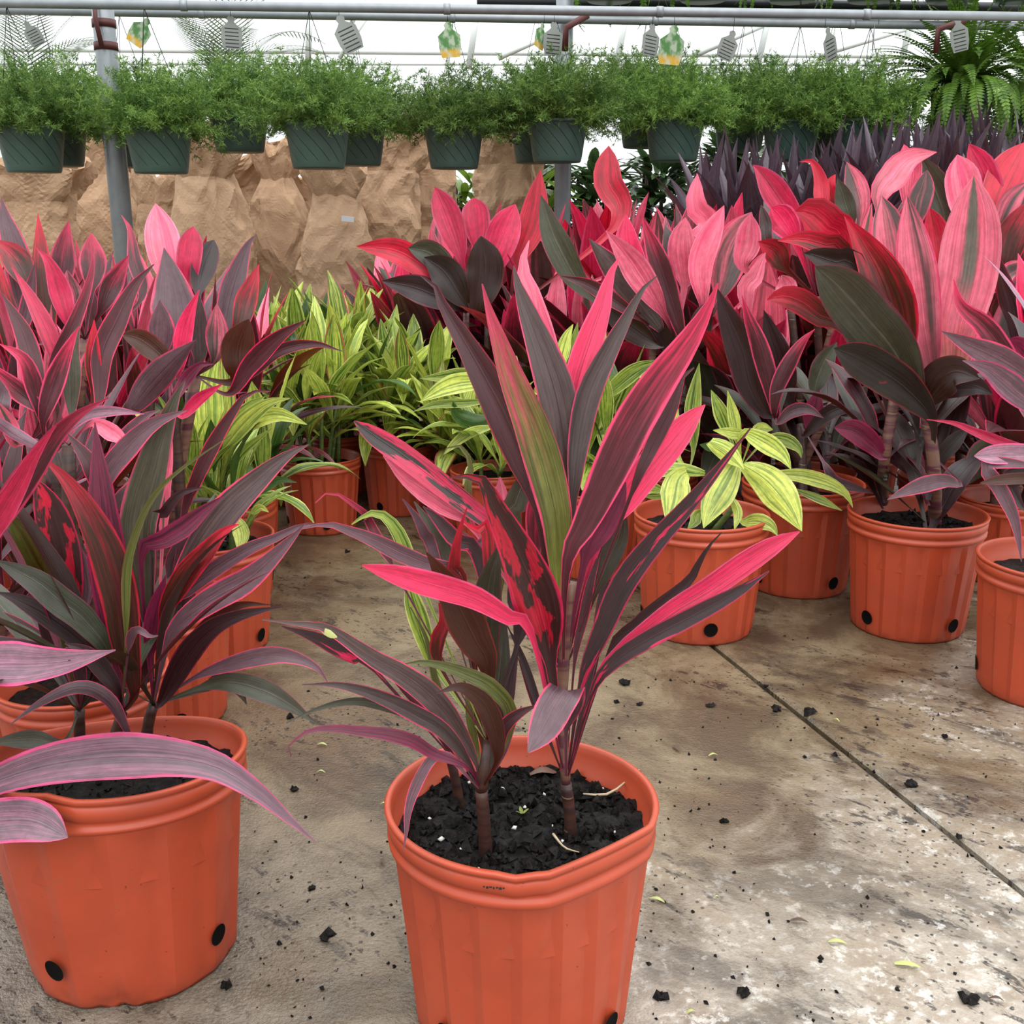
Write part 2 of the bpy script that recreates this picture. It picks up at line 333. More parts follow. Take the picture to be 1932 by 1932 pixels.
def tag_mat(name, top, bot, bars):
    t = NT(name); u, v, _ = t.sep(t.uv())
    c = t.mix(t.ramp(v, .16, .3), bot, top)
    if bars:
        b = t.ramp(t.math('ABSOLUTE', t.math('SUBTRACT', t.math('FRACT', t.math('MULTIPLY', v, 9.0)), .5)), .12, .17, 1, 0)
        b = t.math('MULTIPLY', b, t.ramp(t.math('ABSOLUTE', t.math('SUBTRACT', u, .5)), .32, .35, 1, 0)); b = t.math('MULTIPLY', b, t.ramp(v, .68, .7, 1, 0))
        c = t.mix(b, c, rgb(58, 60, 60))
    else:
        n = t.noise(t.xyz(u, v, 0.0), 3.5, 3); c = t.mix(t.math('MULTIPLY', t.ramp(n, .42, .6), .75), c, rgb(226, 236, 214))
    return t.bsdf(c, .4, .5, trans=.3)
M['tagg'] = tag_mat('tag_green_print', rgb(110, 180, 96), rgb(240, 196, 60), False)
M['tagw'] = tag_mat('tag_grey_back', rgb(186, 192, 186), rgb(176, 182, 176), True)

# ------------------------------------------------------------------ leaves
def prof(t, m=.42, b=.4, p=2.0, q=1.0):
    if t < m:
        x = t/m; return b + (1-b)*(1-(1-x)**2)
    x = (t-m)/(1-m); return max(0.0, 1-x**p)**q
def leaf_geo(P, half, side, fold=.35, nc=3, wav=0.0, ph=0.0):
    """P centreline, half widths, side unit vectors (S) -> verts, faces, uv ; nc columns per half"""
    n = len(P); v, uv, f = [], [], []
    for i in range(n):
        T = (P[min(i+1, n-1)]-P[max(i-1, 0)]).normalized(); Sv = side[i]; N = Sv.cross(T).normalized(); t = i/(n-1)
        for k in range(-nc, nc+1):
            u = k/nc; a = abs(u)
            w = half[i]
            ripple = wav*w*math.sin(t*17+ph+(2 if u > 0 else 0))*a*a
            v.append(P[i] + Sv*(u*w*(1-.12*fold*a)) + N*(w*fold*a*(1-.25*a)) + N*ripple); uv.append((.5+u/2, t))
    m = 2*nc+1
    for i in range(n-1):
        for k in range(m-1): f.append((i*m+k, i*m+k+1, (i+1)*m+k+1, (i+1)*m+k))
    return v, f, uv
PLIANT, POTS = [], []
class Plant:
    """a potted plant: Empty + parts; crowns are world points where the leaf stalks leave the stems"""
    def __init__(s, name, loc, label, cat, group=None):
        s.e = empty(name, loc); tag(s.e, label, cat, group); s.loc = Vector(loc); s.crowns = []
    def leaf(s, K, pts, w, mat, dy=(0, 0), root=None, tw=0.0, m=.42, b=.26, p=2.0, q=1.0, fold=.3, pet=.09, wav=.05, n=26):
        """traced leaf: pts (crop px) stalk->tip, w apparent width (crop px), dy depth offsets along the leaf relative to the plant"""
        sc = K((1, 0))[0]-K((0, 0))[0]; Y0 = s.loc.y
        if p <= 2.2: p = max(1.1, p*.82)
        L = [0]
        for i in range(1, len(pts)): L.append(L[-1]+math.dist(pts[i], pts[i-1]))
        Q = []
        for i, c in enumerate(pts):
            t = L[i]/L[-1]
            if len(dy) == 2: d = dy[0]+(dy[1]-dy[0])*t
            else: d = dy[0]*(1-t)**2 + 2*dy[1]*t*(1-t) + dy[2]*t*t
            Q.append(at(*K(c), Y0+d))
        t0 = 0.0
        if root is not None:
            c = s.crowns[root]; g = (Q[0]-c).length
            if g > .015:
                Q = [c] + Q
        pp = spline(Q, n); tot = sum((pp[i+1]-pp[i]).length for i in range(n-1))
        if root is not None and len(Q) > len(pts): t0 = min(.6, (Q[1]-Q[0]).length/tot)
        Z = (sum((q_.y for q_ in Q))/len(Q))*CP + .2*SP
        hw = w*sc/F*Z/2/max(.35, math.cos(tw))
        half, side = [], []
        for i in range(n):
            t = i/(n-1)
            if t < t0:
                x = t/max(t0, 1e-6); h = hw*(pet + (b-pet)*x**2)
            else: h = hw*prof((t-t0)/(1-t0), m, b if t0 == 0 else b, p, q)
            half.append(max(h, .0006))
            T = (pp[min(i+1, n-1)]-pp[max(i-1, 0)]).normalized(); V = (CAM-pp[i]).normalized()
            sv = T.cross(V)
            if sv.length < .2 and side: sv = side[-1].copy()
            sv.normalize()
            if side and sv.dot(side[-1]) < 0: sv = -sv
            sv = Matrix.Rotation(tw*(.4+.6*t), 3, T) @ sv
            if side: sv = (sv*.6 + side[-1]*.4)
            sv = (sv - T*sv.dot(T)).normalized(); side.append(sv)
        v, f, uv = leaf_geo(pp, half, side, fold, 3, wav, random.random()*6)
        me = mesh('leaf', [x-s.loc for x in v], f, M[mat], True, uv)
        return ob('leaf', me, s.e)
    def stem(s, pts, R, mat='cane', n=8):
        P = [Vector(p)-s.loc for p in pts]; P = spline(P, n)
        rr = [R[0]+(R[1]-R[0])*i/(n-1) for i in range(n)]
        rr = [r*(1+.07*(i % 2)) for i, r in enumerate(rr)]
        v, f = tube_data(P, rr, 10); ob('stem', mesh('stem', v, f, M[mat]), s.e)
    def proto_leaf(s, me, c, az, tilt, sc, mat, roll=0.0):
        R = Matrix.Rotation(az, 4, 'Z') @ Matrix.Rotation(tilt, 4, 'Y') @ Matrix.Rotation(roll, 4, 'Z')
        o = ob('leaf', me, s.e, Vector(c)-s.loc, R.to_euler(), sc, M[mat]); PLIANT.append(o); return o
# prototype leaves: grow along +Z, bend towards +X, face (upper side) towards -X ... width along Y
def proto(name, L, w, bend, m=.45, b=.3, p=2.0, q=1.0, stalk=.22, fold=.35, n=16, wav=.05, nc=2):
    P, a, pos = [], 0.0, Vector((0, 0, 0))
    half = []
    for i in range(n):
        t = i/(n-1); P.append(pos.copy()); a = bend*(t**1.6); pos = pos + Vector((math.sin(a), 0, math.cos(a)))*(L/(n-1))
        half.append(max(.0008, w/2*((.17+(b-.17)*(t/stalk)**2) if t < stalk else prof((t-stalk)/(1-stalk), m, b, p, q))))
    side = [Vector((0, -1, 0))]*n
    v, f, uv = leaf_geo(P, half, side, fold, nc, wav, random.random()*6)
    return mesh(name, v, f, M['mar'], True, uv)
BROAD = [proto('broad_leaf', .46, .1, bd, m=.5, p=pw, q=qq, wav=.07) for bd, pw, qq in ((.1, 2.2, .9), (.3, 1.7, 1), (.55, 2.4, .85), (.9, 1.8, .95), (1.4, 1.8, .95), (2.1, 2, .95))]
NARROW = [proto('narrow_leaf', .44, .058, bd, m=.42, p=1.4) for bd in (.05, .25, .5, .9, 1.4, 2.0)]
LIMEL = [proto('lime_leaf', .24, .05, bd, m=.45, p=1.9, stalk=.15, wav=.1) for bd in (.1, .5, 1.0, 1.6, 2.3)]
SPIKE = [proto('spike_leaf', .42, .082, bd, m=.3, b=.75, p=1.25, stalk=.02, fold=.4, n=10) for bd in (.02, .15, .4, .9)]

# ------------------------------------------------------------------ pots
PR, PH, PB = .14, .2529, .826
def pot_geo(R, h, B, fl=20, deform=None, seg=140):
    def ringset(rows, flute):
        v, f = [], []
        for (r, z, k) in rows:
            for i in range(seg):
                a = 2*math.pi*i/seg; rr = r
                if k:
                    x = (a*fl/(2*math.pi)) % 1; rr = r - k*.0068*(x if x < .71 else (1-x)/.29*.71)
                q = Vector((rr*math.cos(a), rr*math.sin(a), z)); v.append(deform(q) if deform else q)
        for j in range(len(rows)-1):
            for i in range(seg):
                i2 = (i+1) % seg; f.append((j*seg+i, j*seg+i2, (j+1)*seg+i2, (j+1)*seg+i))
        return v, f
    rad = lambda z: R*(B+(.965-B)*z/(h*.86))
    zs = [h*k for k in (.0, .012, .05, .1, .2, .3, .4, .5, .6, .7, .76, .80, .825, .84)]
    body = [(0.001, .004, 0), (R*B*.9, .004, 0), (R*B*.97, .0, 0)] + [(rad(z), z+.002, min(1, max(0, (h*.83-z)/(h*.05)))) for z in zs[1:]]
    z1 = h*.84; o = rad(z1)
    rim = [(o-.001, z1-.001), (o+.0035, z1+.002), (o+.0042, z1+.009), (o+.001, z1+.0105), (o+.0005, z1+.016), (o+.0038, z1+.018), (o+.0045, h-.009), (o+.002, h-.0075), (R, h-.006), (R+.001, h-.002), (R-.0005, h),
           (R-.005, h), (R-.006, h-.004), (R-.0085, h-.010), (R-.0085, h-.03), (R-.0125, h-.033), (R*.9, h*.6)]
    rim = [(r, z, 0) for r, z in rim]
    return ringset(body, True), ringset(rim, False)
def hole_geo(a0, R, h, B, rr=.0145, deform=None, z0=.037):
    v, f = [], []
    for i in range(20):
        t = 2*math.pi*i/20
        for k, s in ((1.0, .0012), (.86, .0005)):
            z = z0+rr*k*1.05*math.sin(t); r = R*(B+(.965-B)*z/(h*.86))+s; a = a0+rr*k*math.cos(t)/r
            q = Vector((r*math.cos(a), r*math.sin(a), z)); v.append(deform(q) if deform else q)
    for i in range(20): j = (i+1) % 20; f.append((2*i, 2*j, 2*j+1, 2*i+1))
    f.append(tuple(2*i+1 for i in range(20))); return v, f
def pot_mesh(v, f, fl=20, seg=140):
    me = mesh('pot', v, f, M['pot']); step = {int(math.ceil(seg/fl*(k+q))) % seg for k in range(fl) for q in (0, .71)}
    for e in me.edges:
        a, b = e.vertices
        if a % seg == b % seg and a % seg in step and a // seg > 2: e.use_edge_sharp = True
    return me
(_b, _r) = pot_geo(PR, PH, PB)
POT_B = pot_mesh(*_b); POT_R = mesh('rim', *_r, M['pot'])
HOLE = mesh('drainage_hole', *hole_geo(0, PR, PH, PB), M['hole'])
def soil_geo(R, deform=None, n=44, bumpy=.006, seed=0):
    v, f = [Vector((0, 0, 0))], []; rings = 14
    for j in range(1, rings+1):
        for i in range(n):
            a = 2*math.pi*i/n; r = R*j/rings; q = Vector((r*math.cos(a), r*math.sin(a), 0))
            q.z = bumpy*(noise.noise(q*30+Vector((seed, 0, 0)))+.7*noise.noise(q*75+Vector((0, seed, 0))))
            v.append(deform(q) if deform else q)
    for i in range(n): f.append((0, 1+i, 1+(i+1) % n))
    for j in range(rings-1):
        for i in range(n):
            a = 1+j*n; f.append((a+i, a+n+i, a+n+(i+1) % n, a+(i+1) % n))
    return v, f
SOIL = mesh('soil', *soil_geo(PR*.93), M['soil'])
def clod_data(c, r, seed):
    rnd = random.Random(seed); v = []; f = [(0, 1, 2), (0, 2, 3), (0, 3, 4), (0, 4, 1), (5, 2, 1), (5, 3, 2), (5, 4, 3), (5, 1, 4)]
    ax = [rnd.uniform(.6, 1.5) for _ in range(3)]; rot = Matrix.Rotation(rnd.random()*6, 3, 'Z') @ Matrix.Rotation(rnd.uniform(-.5, .5), 3, 'X')
    for d in ((0, 0, 1), (1, 0, 0), (0, 1, 0), (-1, 0, 0), (0, -1, 0), (0, 0, -1)):
        q = Vector([d[i]*ax[i]*r*rnd.uniform(.7, 1.2)+rnd.uniform(-.25, .25)*r for i in range(3)]); v.append(Vector(c)+rot @ q)
    return v, f
def put_pot(plant, k=1.0, rz=0.0, soil=True, soilz=.80, holes=(0, 1, 2, 3)):
    POTS.append((plant.loc, PR*k))
    P = ob('pot', POT_B, plant.e, scale=k, rot=(0, 0, rz)); ob('rim', POT_R, P)
    for h in holes: ob('drainage_hole', HOLE, P, rot=(0, 0, h*math.pi/2))
    if soil: ob('soil', SOIL, plant.e, (0, 0, PH*k*soilz), (0, 0, rz), k)
    return P
def soil_clods(parent, z, R, n, deform=None, seed=1, name='soil_clods'):
    rnd = random.Random(seed); parts = []
    for i in range(n):
        a, r = rnd.random()*6.283, R*math.sqrt(rnd.random()); c = Vector((r*math.cos(a), r*math.sin(a), 0))
        if deform: c = deform(c)
        c.z += .002; parts.append(clod_data(c, rnd.choice((.002, .003, .004, .005, .0075)), rnd.random()))
    v, f = join(parts); return ob(name, mesh(name, v, f, M['soil'], False), parent, (0, 0, z), kind='stuff')

# ------------------------------------------------------------------ floor: two slabs with an open joint
ja, jb = at_z(1345, 1217), at_z(1932, 1682); jd = (jb-ja).normalized(); jn = Vector((-jd.y, jd.x, 0))
if jn.x < 0: jn = -jn
J0, J1 = ja-jd*14, ja+jd*14; gap = .0048
floor = tag(empty('floor'), kind='structure')
def slab(side):
    a, b = J0+jn*gap*side, J1+jn*gap*side; n_ = 60; v, f = [], []
    for i in range(n_+1):
        t = i/n_; p = a.lerp(b, t); w = p+jn*side*.0012*noise.noise(p*40)
        v += [w+jn*side*24, w+jn*side*.006, w+Vector((0, 0, -.004)), w+Vector((0, 0, -.05))]
    for i in range(n_):
        for k in range(3): f.append((4*i+k, 4*i+k+1, 4*i+k+5, 4*i+k+4))
    me = mesh('slab', v, f, M['floor'], False); bm = bmesh.new(); bm.from_mesh(me); bmesh.ops.recalc_face_normals(bm, faces=bm.faces)
    for fc in bm.faces:
        if fc.calc_area() > 1 and fc.normal.z < 0: bmesh.ops.reverse_faces(bm, faces=bm.faces); break
    bm.to_mesh(me); bm.free(); return ob('slab', me, floor)
slab(-1); slab(1)
v, f = box_data((J0+J1)/2+Vector((0, 0, -.03)), (29, .05, .02), Matrix.Rotation(math.atan2(jd.y, jd.x), 3, 'Z'))
ob('joint_fill', mesh('joint_fill', v, f, M['crack'], False), floor)

# ------------------------------------------------------------------ CENTRE PLANT
CX, CY = .0099, 1.0067
def dent(q):
    a = math.atan2(q.y, q.x); r = math.hypot(q.x, q.y); k = max(0, (q.z-.08)/(PH-.08))
    # rim squeezed flat on the front right, slightly pinched in front
    d = math.radians(-52); s = r*math.cos(a-d); lim = .1235; x = Vector(q)
    if s > lim*r/PR and k > 0:
        cut = (s-lim*r/PR)*.8*k; x.x -= math.cos(d)*cut; x.y -= math.sin(d)*cut
    x.x *= 1+.012*k
    if q.z > PH*.9 and abs(a+1.62) < .12: x.z -= .003*(1-abs(a+1.62)/.12)
    return x
cp = Plant('potted_cordyline', (CX, CY, 0), 'slender burgundy and hot pink cordyline in an orange pot standing alone on open concrete', 'potted plant')
(b_, r_) = pot_geo(PR, PH, PB, deform=dent)
P0 = ob('pot', pot_mesh(*b_), cp.e); ob('rim', mesh('rim', *r_, M['pot']), P0)
for a in (-40, 50, 140, 230): ob('drainage_hole', mesh('drainage_hole', *hole_geo(math.radians(a), PR, PH, PB, .0125), M['hole']), P0)
SZ = PH-.036
def sdent(q): x = dent(Vector((q.x, q.y, PH*.85))); return Vector((x.x, x.y, q.z))
so_ = ob('soil', mesh('soil', *soil_geo(PR*.925, sdent, 72, .008, 3), M['soil']), cp.e, (0, 0, SZ))
soil_clods(so_, 0, PR*.9, 900, sdent, 5)
v, f = join([clod_data((random.uniform(-.1, .1), random.uniform(-.1, .1), .007), random.uniform(.0015, .0032), i) for i in range(14)])
ob('perlite_grains', mesh('perlite_grains', v, f, M['perl']), so_, kind='stuff')
def onsoil(px, py, z=SZ): return at_z(px, py, z)
tube('straw', [onsoil(1100, 1510)-cp.loc+Vector((0, 0, .008)), onsoil(1150, 1512)-cp.loc+Vector((0, 0, .01)), onsoil(1205, 1485)-cp.loc+Vector((0, 0, .022))], [.001, .0013, .0015, .0013, .0011, .0008, .0005], M['straw'], cp.e, 6, 7)
tube('straw', [onsoil(1042, 1585)-cp.loc+Vector((0, 0, .008)), onsoil(1065, 1612)-cp.loc+Vector((0, 0, .008)), onsoil(1092, 1628)-cp.loc+Vector((0, 0, .012))], [.0015, .0014, .0012, .001, .001, .0007, .0005], M['straw'], cp.e, 6, 7)
sA, sB, sC = onsoil(918, 1608), onsoil(1080, 1580), onsoil(872, 1515)
cA = at(908, 1492, sA.y); cB = at(1068, 1478, sB.y); cC = at(845, 1420, sC.y); cT = at(1062, 1275, sB.y+.02); cA2 = at(920, 1400, sA.y+.02)
cp.stem([sA-Vector((0, 0, .02)), (sA+cA)/2, cA], (.0068, .006), 'cane', 10)
cp.stem([sB-Vector((0, 0, .02)), (sB+cB)/2, cB], (.0068, .0055), 'cane', 10)
cp.stem([sC-Vector((0, 0, .02)), (sC+cC)/2, cC], (.0055, .0045), 'cane')
cp.stem([cB, at(1062, 1380, sB.y+.005), cT, at(1078, 1100, sB.y+.02)], (.0048, .0068), 'stalk', 14)
cp.stem([cA, at(915, 1440, sA.y), cA2], (.006, .0045), 'cane', 8)
cp.crowns = [cA, cB, cC, cT, cA2]
A = cp.leaf
DB = sB.y-CY; DA = sA.y-CY
# back to front, upper group (stem B)
A(K1, [(905, 1300), (850, 900), (760, 560), (700, 300), (660, 170), (702, 12)], 190, 'pink', (DB+.06, DB+.12), 3, m=.55, p=1.6)
A(K1, [(900, 1200), (850, 850), (800, 560), (745, 300)], 150, 'pink', (DB+.05, DB+.08), 3, m=.5, p=1.6)
A(K1, [(940, 1700), (925, 1350), (880, 1000), (790, 700), (690, 440), (625, 250), (608, 165)], 240, 'grey', (DB+.03, DB+.05), 3, m=.5, p=1.9, tw=.15)
A(K1, [(760, 1650), (690, 1400), (560, 1080), (400, 780), (260, 540), (185, 420), (140, 300), (45, 225)], 250, 'marb', (DB+.03, DB+.05), 3, m=.38, p=1.4, fold=.5)
A(K1, [(950, 1450), (950, 1100), (1000, 850), (1080, 600), (1150, 400), (1192, 230), (1258, 105)], 180, 'hot', (DB+.04, DB+.09), 3, m=.55, p=1.7)
A(K1, [(970, 1600), (1000, 1250), (1060, 950), (1180, 690), (1310, 450), (1390, 310), (1480, 228)], 160, 'grey', (DB+.02, DB+.06), 3, m=.45, p=1.5, tw=.3)
A(K1, [(880, 1960), (870, 1700), (800, 1400), (710, 1120), (600, 850), (520, 620), (455, 420), (418, 275)], 245, 'green', (DB+.01, DB-.05), 3, m=.4, b=.55, p=1.8, fold=.4)
A(K1, [(1320, 1560), (1440, 1280), (1560, 1040), (1640, 830), (1705, 783)], 100, 'mar', (DB+.0, DB+.02), 3, m=.5, tw=.3)
A(K1, [(1120, 1860), (1300, 1580), (1430, 1400), (1580, 1220), (1690, 1090), (1772, 1010)], 200, 'hot', (DB+.03, DB+.06), 3, m=.6, p=2.6)
A(K1, [(930, 1990), (1050, 1720), (1180, 1440), (1330, 1130), (1500, 860), (1660, 640), (1790, 420), (1850, 270)], 250, 'marp', (DB-.01, DB-.05), 3, m=.5, p=2.2, fold=.3)
A(K1, [(1040, 1960), (1130, 1760), (1220, 1600), (1290, 1480)], 190, 'mag', (DB+.01, DB+.01), 3, m=.5, p=2.5)
A(K4, [(560, 760), (640, 560), (700, 420), (740, 250)], 150, 'dgrn', (DB+.03, DB+.04), 3, m=.5, p=2.2)
A(K4, [(540, 1180), (590, 900), (620, 700), (640, 560)], 80, 'dark', (DB+.04, DB+.07), 1, m=.5)
A(K4, [(430, 1200), (490, 900), (530, 700), (600, 480)], 70, 'mar', (DB+.01, DB+.03), 1, m=.5)
A(K4, [(470, 1330), (600, 990), (720, 720), (880, 500), (1090, 270), (1250, 80), (1380, -80), (1503, -236)], 165, 'blotch3', (DB-.02, DB-.06), 1, m=.42, p=1.6, tw=.2)
A(K4, [(560, 1320), (700, 1130), (860, 1000), (1050, 860), (1250, 740), (1450, 600), (1640, 480), (1800, 395)], 150, 'hot', (DB-.02, DB-.06), 1, m=.72, p=3)
A(K4, [(540, 1370), (680, 1180), (880, 1050), (1090, 940), (1300, 830), (1460, 740), (1615, 635)], 125, 'blotch3', (DB-.04, DB-.1), 1, m=.4, p=3)
A(K4, [(640, 1140), (800, 980), (960, 840), (1130, 690), (1200, 560), (1260, 470), (1325, 402)], 110, 'dark', (DB, DB-.02), 1, m=.35, p=1.2)
A(K4, [(380, 1600), (400, 1420), (385, 1350), (320, 1440), (240, 1600), (150, 1740)], 240, 'gpur', (DB-.03, DB-.1, DB-.14), 1, m=.62, b=.12, p=2.6, fold=.25)
# stem A and left
A(K2, [(1690, 1820), (1640, 1560), (1570, 1320), (1480, 1100), (1380, 900), (1290, 720), (1210, 540), (1120, 495), (955, 508)], 400, 'blotch', (DA+.03, DA-.08), 1, m=.34, p=1.15, fold=.35)
A(K2, [(1560, 1660), (1380, 1520), (1150, 1385), (950, 1320), (750, 1265), (540, 1205), (320, 1145)], 200, 'hot', (DA+.0, DA-.1), 1, m=.62, p=2.4, fold=.3)
A(K2, [(1450, 1050), (1150, 760), (950, 600), (750, 440), (560, 300), (400, 195), (262, 95)], 180, 'blotch2', (DA+.08, DA+.12), 3, m=.6, p=4, q=.8)
A(K2, [(1150, 900), (950, 740), (780, 620), (620, 500), (475, 345)], 150, 'pink', (DA+.1, DA+.13), 3, m=.5, p=1.7)
A(K2, [(1040, 1270), (820, 1150), (620, 1070), (400, 960), (220, 890), (60, 845), (-120, 880)], 135, 'gpur', (DA, DA-.06), 4, m=.45, p=1.5)
A(K2, [(760, 1300), (660, 1080), (580, 900), (500, 800), (420, 762), (330, 790), (245, 848)], 115, 'limeg', (DA+.05, DA+.05), 4, m=.45, p=1.6)
A(K2, [(860, 1900), (790, 1720), (740, 1560), (690, 1400), (650, 1250)], 165, 'limeg', (DA+.08, DA+.08), 4, m=.6, p=2.4)
A(K2, [(1240, 1900), (1150, 1700), (1050, 1500), (970, 1330), (880, 1180), (790, 1050)], 310, 'brn', (DA, DA-.05), 4, m=.45, b=.4, p=1.8)
A(K2, [(900, 1900), (870, 1700), (920, 1560), (880, 1420)], 120, 'redmid', (DA+.03, DA+.02), 4, m=.5)
A(K2, [(1280, 1940), (1230, 1700), (1230, 1440), (1260, 1220), (1330, 985)], 240, 'dgrn', (DA+.03, DA+.02), 4, m=.5, p=2.2)
A(K2, [(1310, 1300), (1270, 1100), (1300, 950), (1330, 830)], 120, 'olive', (DA+.09, DA+.1), 4, m=.5)
A(K2, [(1060, 1280), (990, 1200), (1010, 1000), (1045, 850), (1085, 728)], 100, 'redmid', (DA+.0, DA-.02), 4, m=.4, p=1.4)
A(K2, [(1180, 1150), (1000, 960), (880, 820), (765, 715)], 130, 'blotch3', (DA+.06, DA+.05), 4, m=.5, p=2.4)
A(K2, [(950, 1150), (870, 950), (780, 800), (700, 680)], 120, 'gg', (DA+.07, DA+.08), 4, m=.5)
A(K2, [(850, 1080), (790, 950), (720, 800), (615, 660)], 95, 'gpur', (DA+.05, DA+.04), 4, m=.5)
A(K2, [(1230, 990), (1130, 870), (1090, 600), (1115, 440), (1060, 290), (950, 285), (890, 370)], 75, 'olive', (DA+.1, DA+.12), 4, m=.3, p=1.4)
A(K2, [(420, 920), (370, 790), (280, 720), (150, 630), (60, 620), (-20, 690)], 90, 'marp', (DA+.08, DA+.06), 4, m=.2, p=1.1)
A(K2, [(1420, 850), (1440, 700), (1500, 540), (1555, 380)], 180, 'dgrn', (DA+.06, DA+.06), 3, m=.5, p=2.2)
A(K2, [(1350, 800), (1340, 680), (1325, 500)], 130, 'pink', (DA+.09, DA+.1), 3, m=.5, p=3)
A(K2, [(1600, 1100), (1580, 850), (1590, 620), (1560, 450)], 150, 'marp', (DA+.09, DA+.1), 3, m=.5, p=2.2)
A(K2, [(1250, 980), (1150, 890), (1050, 820)], 120, 'redmid', (DA+.05, DA+.04), 4, m=.5)
A(K2, [(1480, 1600), (1430, 1400), (1390, 1250)], 150, 'dark', (DA+.04, DA+.05), 4, m=.5)
A(K2, [(1230, 1100), (1140, 1000), (1060, 900)], 130, 'gpur', (DA+.08, DA+.09), 4, m=.5)
A(K3, [(1530, 1170), (1360, 890), (1200, 700), (1000, 550), (800, 440), (650, 340), (500, 240), (370, 190), (250, 185), (100, 165), (-20, 150)], 205, 'grey', (DA-.0, DA-.12), 0, m=.38, p=1.3, fold=.3)
A(K3, [(800, 520), (640, 420), (480, 340), (330, 270), (120, 200)], 130, 'blotch3', (DA-.02, DA-.1), 0, m=.5, p=1.5, tw=.3)
A(K3, [(1500, 1220), (1310, 970), (1100, 840), (900, 740), (700, 665), (500, 625), (270, 625)], 150, 'grey', (DA-.02, DA-.1), 0, m=.42, p=1.7, fold=.45)
A(K3, [(1250, 950), (1000, 830), (750, 755), (600, 750), (450, 780), (300, 835), (155, 905)], 75, 'dgrn', (DA+.02, DA-.06), 0, m=.5, p=1.4)
A(K3, [(1480, 1230), (1230, 1130), (1080, 1040), (900, 990), (700, 965), (500, 945), (330, 960), (230, 1020), (170, 1080), (190, 1150)], 110, 'mag', (DA-.03, DA-.08), 0, m=.4, p=1.3, tw=.3)
A(K3, [(1470, 1290), (1350, 1150), (1250, 1145), (1170, 1230), (1085, 1400), (1040, 1560), (1030, 1700), (1010, 1830)], 95, 'gpur', (DA-.03, DA-.05), 0, m=.55, b=.2, p=1.5)
A(K3, [(1690, 1180), (1690, 1000), (1620, 800), (1520, 690), (1400, 640), (1250, 690)], 170, 'brn', (DA-.03, DA-.08), 0, m=.5, p=1.8)
A(K3, [(1720, 1120), (1790, 830), (1660, 650), (1500, 560), (1300, 490), (1130, 460), (990, 482)], 130, 'olive', (DA, DA-.03), 0, m=.5, p=1.7)
A(K3, [(1700, 1150), (1730, 960), (1830, 850), (1990, 770)], 110, 'mar', (DA-.02, DA-.03), 0, m=.5)
A(K3, [(1640, 1170), (1650, 900), (1700, 600), (1725, 330), (1740, 60)], 190, 'dgrn', (DA+.02, DA+.05), 0, m=.5, p=2)
A(K3, [(1690, 1120), (1750, 820), (1800, 520), (1855, 270)], 110, 'dark', (DA+.02, DA+.04), 0, m=.5, p=2)
A(K3, [(1560, 1170), (1500, 900), (1480, 720), (1420, 500)], 70, 'olive', (DA+.03, DA+.04), 0, m=.4)
A(K3, [(1600, 1150), (1560, 850), (1530, 560), (1500, 350)], 90, 'brn', (DA+.04, DA+.05), 0, m=.5)
A(K3, [(1450, 1180), (1380, 900), (1250, 620), (1180, 300), (1060, 60)], 60, 'olive', (DA+.05, DA+.07), 2, m=.5)
A(K3, [(1400, 1200), (1200, 880), (1000, 660), (900, 560)], 60, 'mar', (DA+.03, DA+.0), 2, m=.5)
A(K3, [(1720, 1180), (1790, 960), (1870, 780)], 60, 'mar', (DA+.0, DA+.02), 0, m=.5)
for i, (x1, y1) in enumerate(((1000, 1300), (985, 1240), (1010, 1190), (1130, 1200), (1105, 1330), (1120, 1260))):
    A(PX, [(x1*.4+1066*.6, y1*.4+1478*.6), (x1, y1), (x1+(x1-1066)*.35, y1-60)], 17, ('mar', 'dark')[i % 2], (DB+.01, DB+.04), 1, m=.5)

M['ink'] = NT('black_print').bsdf((.008, .007, .007, 1), .6)
v, f = join([box_data(at(913+i*6.2, 1673+i*.5+(i % 2), CY-PR*.985-.0035)-cp.loc, (.0016+.0006*(i % 3), .0006, .0014+.0008*(i % 2))) for i in range(7)])
ob('printed_mark', mesh('printed_mark', v, f, M['ink'], False), cp.e)
M['dry'] = NT('dry_brown_leaf').bsdf(rgb(128, 92, 74), .6)
q = onsoil(1022, 1468)-cp.loc; Pq = [q+Vector((-.014+.007*k, .002*k, .006+.006*math.sin(k*.8))) for k in range(6)]
v, f, uv = leaf_geo(Pq, [max(.0006, .008*prof(k/5, .5, .4)) for k in range(6)], [Vector((0, 1, 0))]*6, .5, 1); ob('dry_leaf', mesh('dry_leaf', v, f, M['dry'], True, uv), cp.e)
q = onsoil(985, 1542)-cp.loc
for a in (0.3, 1.9, 3.6, 5.0):
    d_ = Vector((math.cos(a), math.sin(a), .7)).normalized(); Pq = [q+Vector((0, 0, .004))+d_*.009*k/4 for k in range(5)]; sd_ = d_.cross(Vector((0, 0, 1))).normalized()
    v, f, uv = leaf_geo(Pq, [max(.0004, .002*prof(k/4, .5, .3)) for k in range(5)], [sd_]*5, .2, 1); ob('seedling_leaf', mesh('seedling_leaf', v, f, M['limeg'], True, uv), cp.e)

